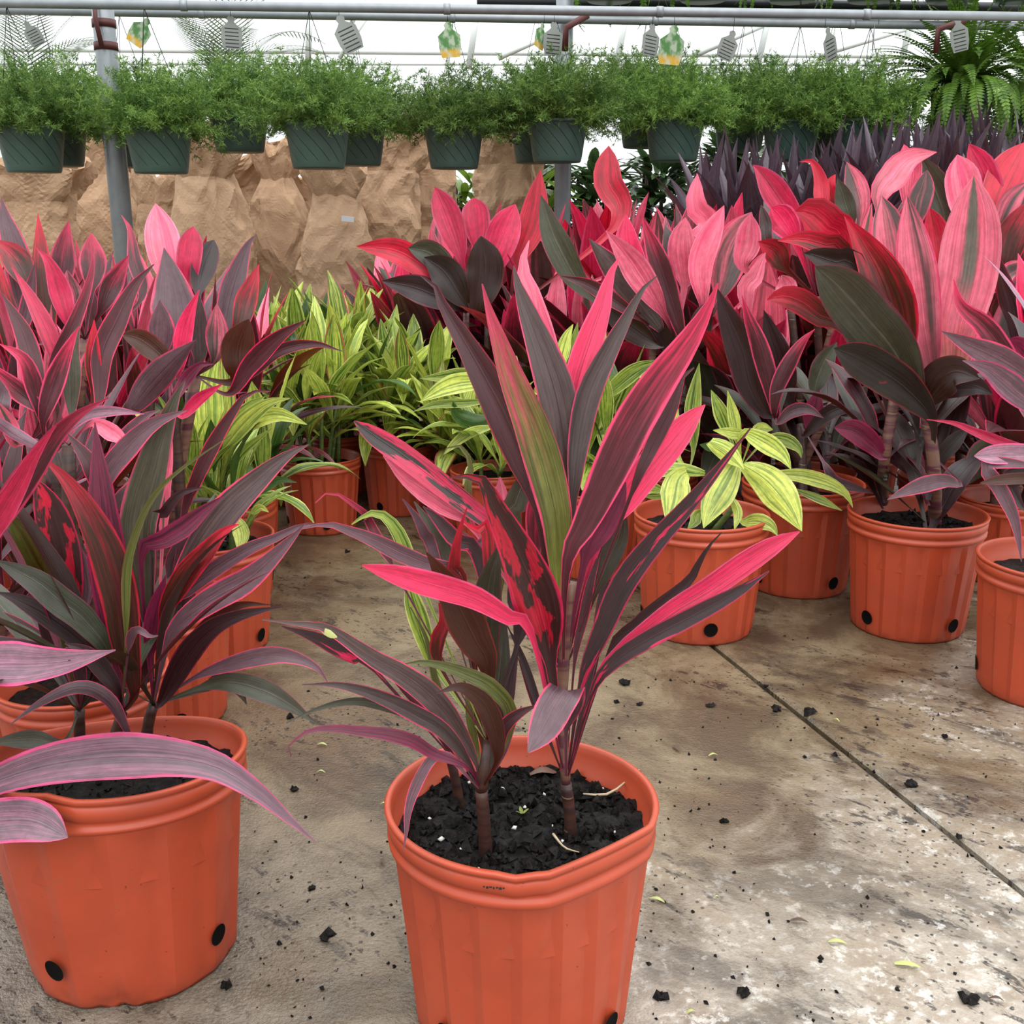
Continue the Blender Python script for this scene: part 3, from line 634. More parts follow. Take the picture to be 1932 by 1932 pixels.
# ------------------------------------------------------------------ LEFT FRONT PLANT
LX, LY = -.445, 1.106
def bulge(q):
    x = Vector(q); a = math.atan2(q.y, q.x); k = q.z/PH
    if math.cos(a) < 0: x.x *= 1+.10*math.sin(min(1, k+.15)*math.pi*.5)
    if k < .1:
        d = max(0, 1-abs(a+1.45)/.35); x.z += .004*d*math.sin(a*26); x.y += .006*d
    x.z -= .15*q.y*max(0, k)**1.5
    if k > .85: x.z += .004*math.sin(2*a+.6); d = max(0, 1-abs(a+1.75)/.22); x.y += .008*d
    return x
lp = Plant('potted_cordyline', (LX, LY, 0), 'burgundy cordyline in a dented orange pot, one long pale pink-edged leaf drooping across its rim', 'potted plant')
(b_, r_) = pot_geo(PR, PH, PB, fl=14, deform=bulge)
P0 = ob('pot', pot_mesh(*b_, 14), lp.e); ob('rim', mesh('rim', *r_, M['pot']), P0)
for a in (-113, -24, 66, 156): ob('drainage_hole', mesh('drainage_hole', *hole_geo(math.radians(a), PR+.0012, PH, PB, .012, bulge, .049), M['hole']), P0)
def sbul(q): x = bulge(Vector((q.x, q.y, PH*.8))); return Vector((x.x, x.y, q.z-.1*q.y))
so_ = ob('soil', mesh('soil', *soil_geo(PR*.92, sbul, 60, .008, 8), M['soil']), lp.e, (0, 0, SZ)); soil_clods(so_, 0, PR*.88, 260, sbul, 9)
q1, q2, q3 = onsoil(150, 1415), onsoil(270, 1400), onsoil(205, 1440)
k1, k2, k3 = at(150, 1340, q1.y), at(290, 1330, q2.y), at(230, 1345, q3.y)
for q_, k_ in ((q1, k1), (q2, k2), (q3, k3)): lp.stem([q_-Vector((0, 0, .02)), (q_+k_)/2, k_], (.0075, .006))
lp.crowns = [k1, k2, k3]; A = lp.leaf; D1, D2, D3 = q1.y-LY, q2.y-LY, q3.y-LY
A(L1, [(790, 1900), (740, 1600), (700, 1320), (620, 1050), (500, 800), (370, 620), (240, 500)], 235, 'redmid', (D3, D3-.02), 2, m=.5, p=1.8)
A(L1, [(740, 1560), (745, 1180), (800, 950), (900, 740), (1060, 580), (1360, 375)], 60, 'olive', (D3-.02, D3-.02), 2, m=.25, p=1.1)
A(L1, [(860, 1450), (830, 1150), (810, 900), (880, 620), (950, 370), (1040, 140), (1090, 55)], 235, 'gg', (D2+.02, D2+.04), 1, m=.5, p=1.8)
A(L1, [(1000, 1400), (1150, 1080), (1330, 820), (1550, 610), (1700, 490), (1815, 432)], 200, 'grey', (D2+.02, D2+.05), 1, m=.5, p=1.9)
A(L1, [(950, 1480), (1070, 1230), (1220, 1050), (1320, 940), (1405, 900)], 150, 'redmid', (D2, D2), 1, m=.45, p=2.2)
A(L1, [(980, 1620), (1060, 1480), (1250, 1340), (1450, 1230), (1600, 1100), (1720, 980), (1795, 895)], 175, 'gpur', (D2-.01, D2-.03), 1, m=.5, p=1.6)
A(L1, [(830, 1110), (950, 1000), (1080, 920), (1200, 820), (1315, 735)], 130, 'mag', (D2+.01, D2+.02), 1, m=.5, p=1.8)
A(L1, [(960, 1430), (1100, 1290), (1300, 1140), (1480, 1035), (1620, 980), (1780, 908), (1950, 900)], 110, 'gpur', (D2+.02, D2+.02), 1, m=.4, p=1.3)
A(L1, [(940, 1960), (1100, 1670), (1250, 1510), (1400, 1440), (1550, 1405), (1665, 1388)], 160, 'dark', (D2-.01, D2-.04), 1, m=.4, p=1.5)
A(L1, [(1000, 1880), (1100, 1680), (1260, 1460), (1420, 1375), (1595, 1375)], 130, 'brn', (D2+.01, D2+.01), 1, m=.4, p=1.4)
A(L1, [(1150, 1800), (1400, 1710), (1600, 1670), (1750, 1690), (1870, 1750), (1925, 1830)], 120, 'gpur', (D2, D2-.02), 1, m=.5, p=1.8)
A(L1, [(1180, 1860), (1350, 1830), (1550, 1880), (1700, 1960), (1860, 2070)], 150, 'dgrn', (D2+.01, D2+.0), 1, m=.5, p=1.7)
A(L1, [(1180, 1880), (1300, 1810), (1400, 1870), (1450, 1960)], 100, 'dgrn', (D2+.02, D2+.03), 1, m=.5, p=1.7)
A(L1, [(-420, 1850), (-200, 1740), (0, 1720), (200, 1720), (420, 1700), (680, 1640)], 290, 'pale', (D1-.08, D1-.2), None, m=.5, p=1.35, fold=.2)
A(L1, [(640, 1700), (510, 1480), (350, 1350), (200, 1230), (-30, 1110)], 180, 'dgrn', (D3, D3-.03), 0, m=.5, p=2.4)
A(L1, [(560, 1700), (440, 1560), (280, 1440), (100, 1340), (-20, 1300)], 140, 'dark', (D3+.02, D3), 0, m=.5, p=2.2)
A(L1, [(440, 1400), (390, 1150), (320, 900), (250, 720), (205, 630)], 220, 'blotch', (D1+.01, D1), 0, m=.55, p=2.5)
A(L1, [(300, 1300), (220, 1120), (130, 950), (30, 820)], 190, 'olive', (D1+.01, D1-.02), 0, m=.5, p=2)
A(L1, [(-200, 1250), (-60, 950), (70, 750), (200, 560), (330, 380), (470, 250), (640, 158)], 170, 'marp', (D1-.1, D1-.16), None, m=.5, p=1.6)
A(L1, [(-250, 1300), (-100, 1000), (0, 850), (90, 700), (200, 500), (330, 320)], 150, 'hot', (D1-.12, D1-.2), None, m=.5, p=1.6)
A(L1, [(560, 850), (620, 620), (750, 450), (900, 310), (1100, 230)], 140, 'gpur', (D3+.06, D3+.08), 2, m=.5, p=1.8)
A(L1, [(620, 820), (560, 600), (480, 470), (390, 360)], 140, 'mar', (D3+.08, D3+.09), 2, m=.5, p=1.8)
A(L1, [(690, 1200), (640, 980), (620, 800), (600, 650)], 130, 'dark', (D3+.05, D3+.06), 2, m=.5)
A(L1, [(880, 1700), (900, 1500), (930, 1350), (975, 1200)], 120, 'mag', (D2, D2), 1, m=.5)
A(L1, [(1000, 1250), (1030, 1100), (1150, 950), (1280, 790)], 130, 'gpur', (D2+.05, D2+.06), 1, m=.5)
A(L1, [(900, 950), (970, 830), (1060, 720), (1200, 685)], 70, 'dark', (D2+.03, D2+.03), 1, m=.5)
A(L1, [(1070, 900), (1150, 650), (1260, 420), (1370, 240), (1460, 130), (1590, 118)], 95, 'mar', (D2+.06, D2+.07), 1, m=.5, p=1.4)
A(L1, [(960, 900), (960, 700), (990, 500), (1010, 350)], 90, 'pgreen', (D2+.06, D2+.08), 1, m=.5)
A(L1, [(500, 1350), (480, 1150), (450, 1000)], 120, 'pale', (D3+.05, D3+.06), 0, m=.5)
A(L1, [(330, 1750), (300, 1600), (250, 1450), (180, 1320)], 90, 'dark', (D1+.02, D1+.02), 0, m=.5)
A(L1, [(420, 1900), (280, 1650), (120, 1500), (-20, 1400)], 130, 'mar', (D1+.04, D1+.05), 0, m=.5)
A(L1, [(550, 1900), (600, 1700), (640, 1500), (600, 1300)], 130, 'dark', (D3+.04, D3+.06), 0, m=.5)
A(L1, [(850, 1850), (860, 1650), (840, 1400), (790, 1250)], 110, 'dark', (D2+.03, D2+.05), 1, m=.5)
A(L1, [(700, 1900), (600, 1750), (500, 1650), (380, 1600)], 120, 'dark', (D3-.03, D3-.05), 2, m=.5)
A(L1, [(480, 1900), (460, 1720), (400, 1650), (300, 1760)], 90, 'gpur', (D1-.02, D1-.05), 0, m=.5)
A(L1, [(760, 1600), (810, 1520), (880, 1560), (930, 1555)], 60, 'gpur', (D3-.04, D3-.06), 2, m=.4)
A(L1, [(830, 1350), (800, 1230), (780, 1100)], 100, 'dark', (D2+.05, D2+.06), 1)
A(PX, [(-90, 1520), (0, 1470), (110, 1438), (250, 1425), (390, 1440), (480, 1490), (550, 1550), (595, 1588)], 98, 'pale', (D3-.16, D3-.21), None, m=.5, p=1.35, fold=.25)
A(PX, [(-110, 1560), (-20, 1550), (60, 1548), (128, 1580)], 95, 'pale', (D3-.17, D3-.2), None, m=.55, p=3.5)
A(PX, [(245, 1390), (215, 1330), (175, 1300), (130, 1300), (70, 1330), (18, 1368)], 30, 'gpur', (D3-.03, D3-.1), 2, m=.5, p=1.6)
A(PX, [(120, 1400), (60, 1395), (-20, 1400)], 40, 'dgrn', (D1-.05, D1-.08), 0, m=.5, p=1.8)
rnd = random.Random(3)
for i in range(12):   # inner stalks and hidden leaves that fill the heart of the plant
    c = lp.crowns[i % 3]; lp.proto_leaf(rnd.choice(NARROW[:4]), c, rnd.random()*6.28, rnd.uniform(.1, .9), rnd.uniform(.55, .8), rnd.choice(('dark', 'dark', 'mar', 'mag', 'dgrn', 'dbrn')))

# ------------------------------------------------------------------ procedural cordylines
def pick(rnd, ws):
    s = rnd.random()*sum(w for _, w in ws)
    for m_, w in ws:
        s -= w
        if s <= 0: return m_
    return ws[-1][0]
INNER_B = [('pink', 2.4), ('hot', 2.6), ('red', 1.2), ('greyp', 4), ('pgreen', 1), ('marp', 3), ('grey', 1)]
MID_B = [('greyp', 2.4), ('grey', 2), ('marp', 2), ('redmid', .8), ('mar', 2), ('dbrn', 1.6), ('hot', .7), ('dgrn', 1), ('dark', 1)]
OUT_B = [('dark', 3), ('dbrn', 2), ('dgrn', 1.6), ('mar', 1.5), ('grey', 1)]
INNER_N = [('marp', 4), ('hot', 2), ('gpur', 3), ('greyp', 2), ('pink', 1.2), ('mar', 2), ('redmid', 1)]
MID_N = [('mar', 2.5), ('gpur', 3), ('marp', 3), ('grey', 2), ('brn', 1), ('hot', .8)]
OUT_N = [('dark', 3), ('mar', 3), ('dgrn', 1), ('dbrn', 1), ('gpur', 1)]
def cordy(px, Y, top, label, group, kind='broad', stems=3, per=9, seed=0, k=1.0, pot=True, dark=0.0):
    rnd = random.Random(seed*7+1)
    ztop = at(px, top, Y).z; X = at(px, 600, Y).x
    protos, LI, LM, LO, LL = (BROAD, INNER_B, MID_B, OUT_B, .46) if kind == 'broad' else (NARROW, INNER_N, MID_N, OUT_N, .42)
    p = Plant('potted_cordyline', (X, Y, 0), label, 'potted plant', group)
    if pot: put_pot(p, k, rnd.random()*6)
    sz = PH*k*.8
    for s in range(stems):
        a = s*2.1+rnd.random(); r = .05*k*rnd.uniform(.4, 1.1); b = Vector((X+r*math.cos(a), Y+r*math.sin(a), sz))
        sc = rnd.uniform(1.0, 1.28) if kind == 'broad' else rnd.uniform(.85, 1.08); zt = ztop-rnd.uniform(0, .12)*(s > 0)
        c = Vector((b.x+.05*math.cos(a)*rnd.random(), b.y+.05*math.sin(a)*rnd.random(), max(sz+.06, zt-LL*sc*.97)))
        p.stem([b-Vector((0, 0, .02)), b.lerp(c, .5), c+Vector((0, 0, .02))], (.011, .009), rnd.choice(('cane', 'stalk')), 6)
        for i in range(per):
            t = i/(per-1); az = i*2.4+rnd.uniform(-.3, .3)+s
            tilt = .06+t*1.0+rnd.uniform(-.08, .12); vi = min(len(protos)-1, int(t*3.4+rnd.random()*1.6))
            ls = sc*(.92+.12*math.sin(t*3))*(1-.18*t)*rnd.uniform(.88, 1.06)
            cc = c-Vector((0, 0, (c.z-sz-.03)*.55*t**1.5))
            L = LI if t < .4 else LM if t < .68 else LO
            m_ = pick(rnd, L)
            if rnd.random() < dark and t > .2: m_ = pick(rnd, LO)
            p.proto_leaf(protos[vi], cc, az, tilt, (ls, ls*rnd.uniform(.75, 1.2), ls), m_, rnd.uniform(-.5, .5))
    p.crowns = [c]
    return p
GR = 'red broad-leaf cordylines crowded behind the front row'
ANCH = ((800, 'the jagged-topped paper bag'), (870, 'the paper bag beside the bright gap'), (930, 'the light green leaves'), (985, 'the last smooth paper bag'), (1090, 'the half-hidden post'), (1200, 'the white gap beside the post'),
        (1320, 'the basket with the green tag'), (1440, 'the dark shrubs'), (1560, 'the first purple spikes'), (1700, 'the paired baskets over the spikes'), (1860, 'the large sword fern'), (9999, 'the second sword fern'))
sd = 100
for row, Y, tops in (('first', 2.85, ((1398, 470), (1630, 430), (1900, 400))),
                ('second', 3.2, ((1010, 430), (1140, 400), (1270, 390), (1400, 380), (1530, 350), (1660, 330), (1790, 310), (1930, 300))),
                ('third', 3.6, ((797, 420), (912, 370), (1020, 350), (1135, 310), (1250, 345), (1365, 335), (1480, 330), (1600, 320))),
                ('last', 3.95, ((730, 440), (840, 380), (950, 345), (1060, 350), (1170, 345), (1280, 350)))):
    for px, top in tops:
        sd += 1; an = next(w for lim, w in ANCH if px < lim)
        cordy(px, Y+random.uniform(-.03, .03), top+random.uniform(-10, 25), 'red cordyline, %s row from the open floor, below %s' % (row, an), GR, 'broad', 4, 8, sd, .67)
GL = 'narrow-leaf burgundy cordylines crowded in front of the paper bags'
for row, Y, tops in (('second', 1.60, ((-140, 620),)), ('third', 1.88, ((15, 560),)), ('fourth', 2.38, ((-70, 480), (205, 490))), ('fifth', 2.58, ((60, 450),)), ('last', 2.78, ((-30, 425), (140, 430), (290, 425), (440, 470)))):
    for px, top in tops:
        sd += 1; an = 'the wide crumpled bag' if px < 50 else 'the steel post' if px < 250 else 'the peaked bag' if px < 400 else 'the open-topped bag'
        cordy(px, Y, top+random.uniform(-10, 20), 'narrow-leaf burgundy cordyline, %s row behind the dented pot, in front of %s' % (row, an), GL, 'narrow', 4, 10, sd, .66)

# ------------------------------------------------------------------ traced plants of the left block
def bare(name, px, Y, label, crowns, group=None, k=.95, X=None, rz=.5):
    p = Plant(name, (at(px, 700, Y).x if X is None else X, Y, 0), label, 'potted plant', group); put_pot(p, k, rz); b = p.loc+Vector((0, 0, PH*k*.8))
    for i, (cx, cy, dy) in enumerate(crowns):
        c = at(cx, cy, Y+dy); a = i*2.3; q = b+Vector((.05*math.cos(a), .05*math.sin(a), -.02))
        p.stem([q, q.lerp(c, .5), c], (.0115, .009), ('cane', 'stalk')[i % 2], 9); p.crowns.append(c)
    return p
p = bare('potted_cordyline', 90, 1.42, 'burgundy cordyline with glossy brown and pink blades behind the dented pot', [(95, 850, 0), (60, 830, .03), (130, 840, -.02)], k=.85); A = p.leaf
A(L2, [(330, 1480), (390, 1150), (510, 880), (610, 620), (650, 430), (632, 285)], 120, 'marp', (0, .05), 0, m=.4, p=1.5)
A(L2, [(680, 1450), (715, 1080), (830, 810), (950, 580), (1080, 440)], 165, 'mar', (.02, .08), 2, m=.5, p=1.7)
A(L2, [(290, 1450), (190, 1000), (90, 780), (10, 640)], 150, 'mar', (0, .03), 1, m=.5, p=1.7)
A(L2, [(450, 1330), (360, 980), (240, 720), (85, 455)], 130, 'hot', (.05, .08), 0, m=.5, p=1.7)
A(L2, [(310, 1500), (150, 1350), (0, 1220), (-120, 1100)], 140, 'marp', (-.02, -.05), 1, m=.5, p=1.8)
A(L2, [(650, 1420), (650, 1100), (660, 830)], 115, 'redmid', (.03, .04), 0, m=.5)
A(L2, [(300, 1560), (380, 1270), (480, 1020), (555, 875)], 150, 'marp', (-.03, -.02), 0, m=.45, p=1.6)
A(L2, [(300, 1560), (240, 1300), (160, 1100), (0, 1000)], 130, 'marp', (-.02, -.04), 1, m=.5)
A(L2, [(500, 1500), (500, 1250), (500, 1050), (560, 850)], 140, 'gg', (.0, .02), 2, m=.5)
A(L2, [(440, 1650), (600, 1500), (800, 1470), (1010, 1490)], 90, 'pale', (-.04, -.04), 2, m=.5, p=1.8)
A(L2, [(700, 1900), (860, 1680), (1000, 1520), (1120, 1460)], 120, 'gpur', (-.05, -.03), 2, m=.5, p=1.8)
A(L2, [(640, 1560), (780, 1620), (850, 1680), (840, 1780)], 130, 'pink', (-.06, -.08), 2, m=.5, p=1.5)
A(L2, [(0, 1500), (20, 1350), (0, 1250)], 150, 'gpur', (-.08, -.08), 1, m=.5)
A(L2, [(-60, 1500), (80, 1610), (240, 1700), (380, 1760)], 90, 'pale', (-.1, -.1), 1, m=.5, p=1.8)
A(L2, [(120, 1700), (60, 1550), (-20, 1400)], 120, 'pgreen', (-.08, -.1), 1, m=.5)
p = bare('potted_cordyline', 262, 1.73, 'burgundy cordyline with broad grey-purple blades beside the lime cordylines', [(320, 700, 0), (370, 710, .02), (280, 710, -.02)], k=.85); A = p.leaf
A(L2, [(1230, 1100), (1225, 800), (1190, 530), (1150, 325)], 330, 'gpur', (0, .05), 0, m=.45, p=1.6)
A(L2, [(1200, 620), (1150, 330), (1090, 15)], 250, 'pink', (.12, .18), 0, m=.5, p=2.3)
A(L2, [(1240, 1220), (1300, 870), (1395, 620)], 130, 'hot', (-.03, -.03), 0, m=.5, p=1.7)
A(L2, [(1540, 1000), (1620, 650), (1730, 320), (1800, 235)], 180, 'gpur', (.03, .08), 1, m=.5, p=1.5)
A(L2, [(1640, 950), (1730, 680), (1815, 440)], 160, 'redmid', (.0, .03), 1, m=.5, p=1.7)
A(L2, [(1300, 650), (1320, 430), (1355, 175)], 180, 'hot', (.1, .12), 0, m=.6, p=3)
A(L2, [(1390, 640), (1430, 450), (1500, 270)], 180, 'dark', (.1, .14), 1, m=.55, p=2.8)
A(L2, [(900, 1480), (1050, 1290), (1200, 1130), (1375, 970)], 215, 'gpur', (-.08, -.12), 2, m=.45, p=1.8)
A(L2, [(1640, 1260), (1670, 1020), (1745, 825)], 240, 'brn', (-.05, -.06), 1, m=.5, p=2.4)
A(L2, [(1500, 1120), (1520, 920), (1520, 715)], 160, 'greyp', (-.02, -.02), 1, m=.5, p=2)
A(L2, [(1380, 1150), (1390, 900), (1400, 660)], 150, 'grey', (-.01, .0), 0, m=.5, p=2)
A(L2, [(1120, 1080), (1130, 880), (1120, 690)], 190, 'gpur', (-.03, -.03), 2, m=.5, p=1.8)
A(L2, [(1180, 1150), (1000, 980), (850, 930)], 170, 'brn', (-.05, -.06), 2, m=.5, p=2.4)
A(L2, [(1600, 1350), (1750, 1150), (1940, 960), (2150, 830)], 140, 'mar', (-.06, -.1), 1, m=.5, p=1.6)
A(L2, [(1700, 1250), (1950, 1050), (2200, 1000), (2400, 1050)], 90, 'mar', (-.02, -.02), 1, m=.5, p=1.5)
A(L2, [(1250, 1500), (1400, 1380), (1560, 1280)], 90, 'hot', (-.1, -.12), 0, m=.5, p=1.8)
A(L2, [(1200, 1400), (1300, 1250), (1400, 1150), (1500, 1140)], 90, 'mag', (-.12, -.12), 0, m=.5, p=1.8)
p = bare('potted_cordyline', 110, 2.15, 'burgundy cordyline with pointed pink-margined blades just before the steel post', [(110, 640, 0), (160, 640, .03), (60, 640, 0)], k=.85); A = p.leaf
A(L2, [(350, 1080), (310, 720), (285, 330), (265, 85)], 180, 'redmid', (0, .06), 0, m=.5, p=1.5)
A(L2, [(500, 880), (420, 620), (345, 430), (255, 325)], 160, 'hot', (-.05, -.06), 1, m=.45, p=1.5)
A(L2, [(430, 720), (440, 400), (482, 135)], 180, 'marp', (.05, .08), 1, m=.5, p=1.7)
A(L2, [(640, 620), (650, 420), (640, 220)], 190, 'marp', (.05, .08), 1, m=.5, p=1.9)
A(L2, [(180, 820), (130, 450), (40, 120), (10, -30)], 190, 'gpur', (.04, .08), 2, m=.5, p=1.8)
A(L2, [(200, 620), (120, 420), (-20, 270)], 200, 'redmid', (.0, .02), 2, m=.5, p=2.2)
A(L2, [(540, 800), (490, 620), (470, 480)], 160, 'greyp', (-.02, -.02), 1, m=.5, p=2)
A(L2, [(700, 780), (800, 560), (905, 375)], 150, 'marp', (.0, .02), 1, m=.5, p=1.7)
A(L2, [(760, 850), (830, 620), (880, 430)], 140, 'gpur', (.02, .04), 1, m=.5, p=1.7)
A(L2, [(160, 1000), (200, 700), (245, 430)], 110, 'gpur', (-.05, -.06), 0, m=.5, p=1.8)
A(L2, [(980, 700), (940, 400), (910, 200), (850, 95)], 110, 'marp', (.1, .16), 1, m=.4, p=1.4)

# ------------------------------------------------------------------ traced plants of the right block
rp = Plant('potted_cordyline', (.8475, 2.170, 0), 'tall broad-leaf cordyline in a full-width orange pot, two bare canes rising from dark soil', 'potted plant')
put_pot(rp, 1.0, math.radians(-62), holes=(0, 1, 2, 3), soilz=.86); soil_clods(rp.e, PH*.87, PR*.8, 160, None, 21)
s1, s2 = onsoil(1668, 950, PH*.87), onsoil(1765, 985, PH*.87)
g1, g2 = at(1680, 800, 2.16), at(1745, 760, 2.15); g3 = at(1760, 860, 2.13)
rp.stem([s1-Vector((0, 0, .02)), at(1667, 880, 2.17), g1, at(1690, 740, 2.17)], (.012, .011), 'stalk', 14); rp.stem([s2-Vector((0, 0, .02)), at(1764, 930, 2.14), g3, g2], (.0135, .012), 'stalk', 14)
rp.crowns = [g1, g2, g3]; A = rp.leaf
A(R1, [(1430, 1600), (1460, 1300), (1540, 950), (1580, 600), (1590, 255)], 400, 'pgreen', (.02, .05), 1, m=.55, b=.5, p=2.6, fold=.2)
A(R1, [(1300, 1640), (1240, 1300), (1200, 920), (1160, 640), (1130, 395)], 280, 'greyp', (.03, .06), 1, m=.5, p=2.4)
A(R1, [(1120, 1300), (1060, 950), (1010, 650), (960, 400)], 260, 'greyp', (.08, .14), 1, m=.55, p=2.8)
A(R1, [(1090, 1580), (1060, 1270), (960, 960), (830, 720), (700, 535)], 340, 'redmid', (.02, .04), 0, m=.45, p=1.8, fold=.5)
A(R1, [(1200, 1790), (1050, 1480), (840, 1220), (650, 1010), (500, 880)], 370, 'dgrn', (-.04, -.1), 1, m=.52, b=.3, p=4, fold=.25)
A(R1, [(1300, 1930), (1120, 1720), (930, 1590), (770, 1500), (630, 1440)], 280, 'dgrnr', (-.06, -.14), 2, m=.55, p=4, fold=.3)
A(R1, [(1240, 1830), (1340, 1680), (1460, 1600), (1630, 1650)], 280, 'dbrn', (-.03, -.1), 1, m=.5, p=2)
A(R1, [(1300, 1780), (1450, 1700), (1600, 1700), (1720, 1760)], 180, 'dark', (-.02, -.08), 1, m=.5, p=2)
A(R2, [(980, 660), (890, 570), (770, 480), (630, 460)], 170, 'mag', (-.02, -.06), 0, m=.6, p=2.4)
A(R2, [(1500, 850), (1400, 825), (1250, 850), (1100, 905), (995, 955)], 125, 'gpur', (-.05, -.12), 2, m=.5, p=1.8)
A(R2, [(1330, 700), (1450, 560), (1560, 450)], 120, 'dbrn', (-.02, -.03), 2, m=.5)
A(R1, [(720, 780), (600, 620), (480, 510), (360, 500)], 270, 'red', (.1, .1), 0, m=.6, p=3.5)
A(R1, [(720, 850), (550, 730), (400, 690), (245, 705)], 160, 'redmid', (.06, .05), 0, m=.5, p=2.2)
A(R1, [(800, 950), (620, 850), (480, 800), (420, 790)], 190, 'dbrn', (.04, .04), 0, m=.5, p=2.6)
A(R1, [(700, 1330), (540, 1220), (400, 1120), (280, 1085), (170, 1110)], 180, 'redmid', (.05, .04), 0, m=.6, p=2.6)
# right edge pot
re_ = Plant('potted_cordyline', (.985, 1.84, 0), 'purple cordyline with greyish drooping blades in the orange pot beside the two-caned plant', 'potted plant')
put_pot(re_, 1.0, math.radians(-108), soilz=.84); c1 = at(1985, 880, 1.84); c2 = at(2010, 800, 1.85)
re_.stem([re_.loc+Vector((0, .0, .19)), at(1985, 940, 1.84), c1, c2], (.012, .009), 'cane', 10); re_.crowns = [c1, c2]; A = re_.leaf
A(R1, [(2080, 1750), (1900, 1600), (1750, 1510), (1560, 1420), (1365, 1325)], 200, 'gpur', (-.02, -.06), 1, m=.5, p=1.8)
A(R1, [(2100, 1900), (1930, 1780), (1800, 1670), (1680, 1580), (1510, 1525)], 190, 'pale', (-.05, -.1), 1, m=.5, p=1.7)
A(R2, [(2150, 660), (1980, 640), (1800, 640), (1590, 655)], 150, 'pale', (-.06, -.1), 0, m=.55, p=4)
A(R2, [(2150, 850), (1980, 810), (1800, 815), (1630, 840)], 85, 'brn', (-.08, -.12), 0, m=.5, p=3)
A(R2, [(1990, 620), (1780, 560), (1600, 490), (1450, 430), (1265, 405)], 75, 'hot', (-.02, -.04), 0, m=.4, p=1.4)
A(R2, [(1990, 720), (1680, 710), (1780, 900), (1870, 1100), (1915, 1380)], 110, 'gpur', (-.08, -.1, -.12), 0, m=.5, p=1.8)
A(R2, [(2010, 760), (1830, 800), (1880, 950), (1960, 1050)], 110, 'dark', (-.05, -.1), 0, m=.5)
A(R1, [(1960, 1700), (1760, 1420), (1640, 1270), (1500, 1150), (1450, 970)], 160, 'marp', (.02, .05), 1, m=.5, p=1.6)
A(R1, [(2050, 1650), (1960, 1560), (1860, 1440), (1780, 1420)], 220, 'mag', (.05, .05), 1, m=.6, p=3)
rnd = random.Random(8)
for i in range(14): re_.proto_leaf(rnd.choice(NARROW[2:]), re_.crowns[i % 2], rnd.uniform(-1.2, 2.5), rnd.uniform(.3, 1.2), rnd.uniform(.6, .85), rnd.choice(('gpur', 'mar', 'dark', 'pale')))
# plant behind the right front one, with upright pink blades
p = bare('potted_cordyline', 1800, 2.72, 'broad-leaf cordyline with upright light pink blades right behind the two-caned plant', [(1810, 600, 0), (1760, 590, .05), (1700, 590, 0)], k=.8); A = p.leaf
A(R1, [(1560, 700), (1530, 400), (1475, 115)], 240, 'pink', (0, .03), 1, m=.6, p=2.8)
A(R1, [(1700, 500), (1660, 250), (1555, 40)], 190, 'hot', (.04, .06), 0, m=.5, p=2.4)
A(R1, [(1700, 550), (1800, 280), (1940, 30)], 260, 'red', (.02, .05), 0, m=.55, p=2.2)
A(R1, [(940, 480), (1040, 260), (1150, 140), (1335, 98)], 200, 'greyp', (.0, .03), 2, m=.45, p=1.6)
A(R1, [(1390, 640), (1320, 350), (1220, 115)], 220, 'dgrn', (.04, .06), 1, m=.5, p=2)
A(R1, [(1200, 500), (1240, 350), (1270, 220)], 170, 'greyp', (.0, .0), 2, m=.5, p=2.4)
A(R1, [(1150, 250), (1130, 150), (1110, 45)], 160, 'pink', (.06, .06), 2, m=.55, p=2.6)
A(R1, [(1770, 920), (1850, 680), (1980, 420)], 220, 'redmid', (-.05, -.06), 0, m=.5, p=2)
A(R1, [(1760, 620), (1850, 420), (1980, 290)], 150, 'greyp', (-.03, -.04), 0, m=.5, p=2)
A(R1, [(1350, 900), (1330, 650), (1290, 480)], 170, 'red', (-.02, -.02), 1, m=.5, p=2.4)
A(R1, [(2020, 1240), (1880, 1100), (1740, 1000), (1590, 958)], 120, 'redmid', (-.12, -.16), 0, m=.5, p=1.8)
A(R1, [(1780, 1300), (1850, 1150), (1960, 1080)], 260, 'brn', (-.1, -.12), 0, m=.5, p=2)
A(R1, [(1780, 1000), (1850, 930), (1990, 860)], 170, 'greyp', (-.1, -.12), 0, m=.5, p=2)
p = bare('potted_cordyline', 1540, 2.72, 'broad-leaf cordyline with curling scarlet blades below the purple spiky plants', [(1540, 560, 0), (1590, 540, .03), (1490, 560, 0)], k=.85); A = p.leaf
A(R1, [(560, 560), (540, 300), (480, 165), (395, 165)], 110, 'red', (0, .02), 1, m=.4, p=1.5)
A(R1, [(400, 640), (260, 420), (150, 260), (75, 185)], 190, 'hot', (0, .02), 0, m=.55, p=2.2)
A(R1, [(740, 620), (700, 430), (655, 275)], 130, 'dgrn', (-.03, -.03), 1, m=.5, p=2.2)
A(R1, [(810, 560), (780, 330), (715, 165)], 160, 'greyp', (0, .02), 1, m=.5, p=2.2)
A(R1, [(620, 450), (600, 330), (640, 250)], 130, 'redmid', (.04, .04), 1, m=.5, p=2)
A(R1, [(360, 700), (270, 550), (200, 470)], 200, 'hot', (-.04, -.04), 0, m=.6, p=2.8)
A(R1, [(200, 750), (160, 580), (130, 460)], 90, 'grey', (-.05, -.05), 0, m=.5, p=2.4)
A(R1, [(300, 900), (230, 780), (110, 710)], 170, 'redmid', (-.08, -.1), 0, m=.5, p=2.2)
A(R1, [(20, 900), (40, 720), (60, 520)], 180, 'pink', (-.05, -.05), 2, m=.5, p=2.4)
A(R1, [(330, 1100), (300, 1000), (270, 940)], 150, 'pink', (-.1, -.1), 0, m=.5, p=2.6)
